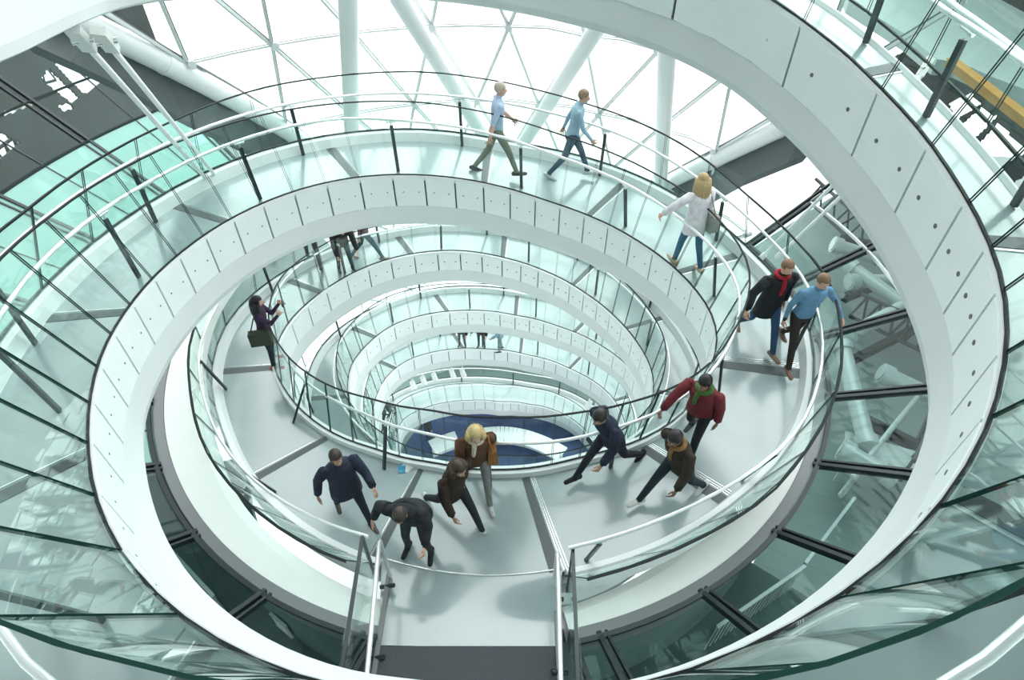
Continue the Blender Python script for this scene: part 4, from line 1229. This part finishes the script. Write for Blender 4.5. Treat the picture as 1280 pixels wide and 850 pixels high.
stand('man in a brown-collared dark jacket striding by the right-hand floor joint', (836, 622), .92, 122, pose=dict(legL=(-22, 5, 22), legR=(32, 4, 6), ankL=-25, armL=(24, 12, 30), armR=(-22, 14, 30), lean=20), skin=2, hair=('short', (0.012, 0.010, 0.010)), top=(0.03, 0.022, 0.014), legs=(0.010, 0.02, 0.03), shoes=(0.60, 0.60, 0.58),
      jacket=dict(col=(0.028, 0.020, 0.012), hem=-.14), extras=(('collar', (0.22, 0.12, 0.04)),))
stand('man in a navy jacket walking alone at the left of the landing', (445, 648), 1.075, 212, pose=dict(legR=(-16, 4, 16), legL=(22, 4, 6), ankR=-18, armL=(26, 20, 55), armR=(-18, 22, 30), lean=3), skin=1, hair=('short', (0.03, 0.02, 0.015)), top=NAVY, legs=(0.010, 0.014, 0.025), shoes=(0.06, 0.05, 0.04), sole=(0.7, 0.7, 0.66), jacket=dict(col=NAVY, hem=-.20), bulk=1.1)
stand('person in black bending over near the left corner of the footbridge', (526, 684), 1.03, 172, pose=dict(legL=(18, 5, 26), legR=(14, 5, 24), lean=30, armL=(30, 14, 60), armR=(-6, 42, 50), head=(12, 0)), skin=0, hair=('short', (0.035, 0.022, 0.016)), top=(0.014, 0.018, 0.022), legs=(0.025, 0.03, 0.035), shoes=BLK, bulk=1.2, jacket=dict(col=(0.014, 0.018, 0.022), hem=-.10))
stand('dark-clothed walker with white-toed trainers, between bending person and blond walker', (570, 650), 1.01, 222, pose=dict(legL=(34, 4, 12), legR=(-26, 4, 20), ankR=-28, armL=(-20, 10, 25), armR=(25, 10, 35), lean=16), skin=1, hair=('mid', (0.04, 0.022, 0.012)), top=(0.022, 0.012, 0.008), legs=(0.014, 0.018, 0.022), shoes=(0.55, 0.55, 0.53), jacket=dict(col=(0.024, 0.013, 0.008), hem=-.2))
stand('blond walker in a cream and brown coat with tan bag by the inner rail', (598, 612), 1.015, 190, pose=dict(WALK, lean=14), skin=0, hair=('mid', (0.50, 0.38, 0.18)), top=(0.09, 0.04, 0.02), legs=(0.20, 0.21, 0.20), shoes=(0.50, 0.50, 0.48), jacket=dict(col=(0.10, 0.045, 0.022), hem=-.16), extras=(('scarf', (0.60, 0.54, 0.40)), ('bag', (0.28, 0.13, 0.03), -1)))
stand('person in a purple jacket half hidden under the white fascia', (394, 330), 1.345, 20, pose=dict(WALK, lean=4), skin=0, hair=('short', (0.03, 0.02, 0.02)), top=(0.10, 0.06, 0.18), legs=(0.05, 0.05, 0.05), shoes=(0.05, 0.05, 0.05), jacket=dict(col=(0.10, 0.06, 0.18), hem=-.15), voxel=.016)
stand('person in black leaning on the rail beside the purple jacket', (434, 339), 1.385, -150, pose=dict(legL=(4, 4, 6), legR=(-6, 4, 6), lean=38, armL=(40, 10, 30), armR=(44, 10, 30), gripL=50, gripR=50), skin=0, hair=('mid', (0.035, 0.018, 0.012)), top=(0.018, 0.016, 0.016), legs=(0.05, 0.075, 0.075), shoes=(0.08, 0.08, 0.08), jacket=dict(col=(0.018, 0.016, 0.016), hem=-.16), voxel=.016)
stand('walker in jeans and a crimson top with grey backpack on the same turn', (462, 325), 1.41, -75, pose=dict(WALK2, lean=4), skin=0, hair=('short', (0.05, 0.03, 0.02)), top=(0.15, 0.03, 0.05), legs=(0.05, 0.11, 0.15), shoes=(0.35, 0.28, 0.24), extras=(('backpack', (0.28, 0.32, 0.32)),), voxel=.016)
for fp, te, lab, tp_, lg in [((578, 433), 3.43, 'tiny figure in a black coat, leftmost of three far below', BLK, (0.05, 0.055, 0.06)), ((602, 434), 3.45, 'tiny figure in black hugging a bag, middle of three far below', (0.03, 0.025, 0.022), (0.03, 0.04, 0.06)), ((625, 438), 3.48, 'tiny figure in grey blue, rightmost of three far below', (0.20, 0.30, 0.36), (0.16, 0.22, 0.26))]:
    stand(lab, fp, te, 170 if te < 3.46 else 90, pose=dict(legL=(4, 3, 5), legR=(-3, 3, 5), armL=(20, 16, 40), armR=(10, 24, 20), lean=8), skin=0, hair=('short', (0.05, 0.03, 0.02)), top=tp_, legs=lg, voxel=.022, jacket=dict(col=tp_, hem=-.12))
for fp, lab, tp_ in [((482, 530), 'tiny dark figure at left on the lowest turn', (0.05, 0.06, 0.065)), ((490, 528), 'tiny grey figure at left on the lowest turn', (0.16, 0.18, 0.18))]:
    stand(lab, fp, 4.3, 150, pose=dict(WALK, lean=6), top=tp_, legs=(0.04, 0.05, 0.06), voxel=.024)
pz = P3(536, 548, ZC)
person('tiny dark figure standing on the indigo floor', (pz[0], pz[1], ZC + .004), 170, top=(0.03, 0.035, 0.035), legs=(0.03, 0.03, 0.035), voxel=.024)
rt_, J_, of_, sc_ = GIRL
Mx = Matrix.Translation(rt_.location) @ rt_.rotation_euler.to_matrix().to_4x4()
hp = (J_['wriL'] + J_['wriR']) / 2 + (J_['A2L'] + J_['A2R']) @ V(0, 0, -.5) * .17 + of_
hw_ = Mx @ hp
ct = thing('compact_camera', 'small dark camera held up by the long-haired girl', 'camera', hw_)
ax_ = Mx.to_3x3()
k = MB(); k.box(hw_, (.115, .035, .068), ax_); k.build('camera_body', M['dark'], ct)
k = MB(); k.tube([hw_ + ax_ @ V(0, .015, 0), hw_ + ax_ @ V(0, .05, 0)], .024, 14); k.build('lens_barrel', M['greytube'], ct)
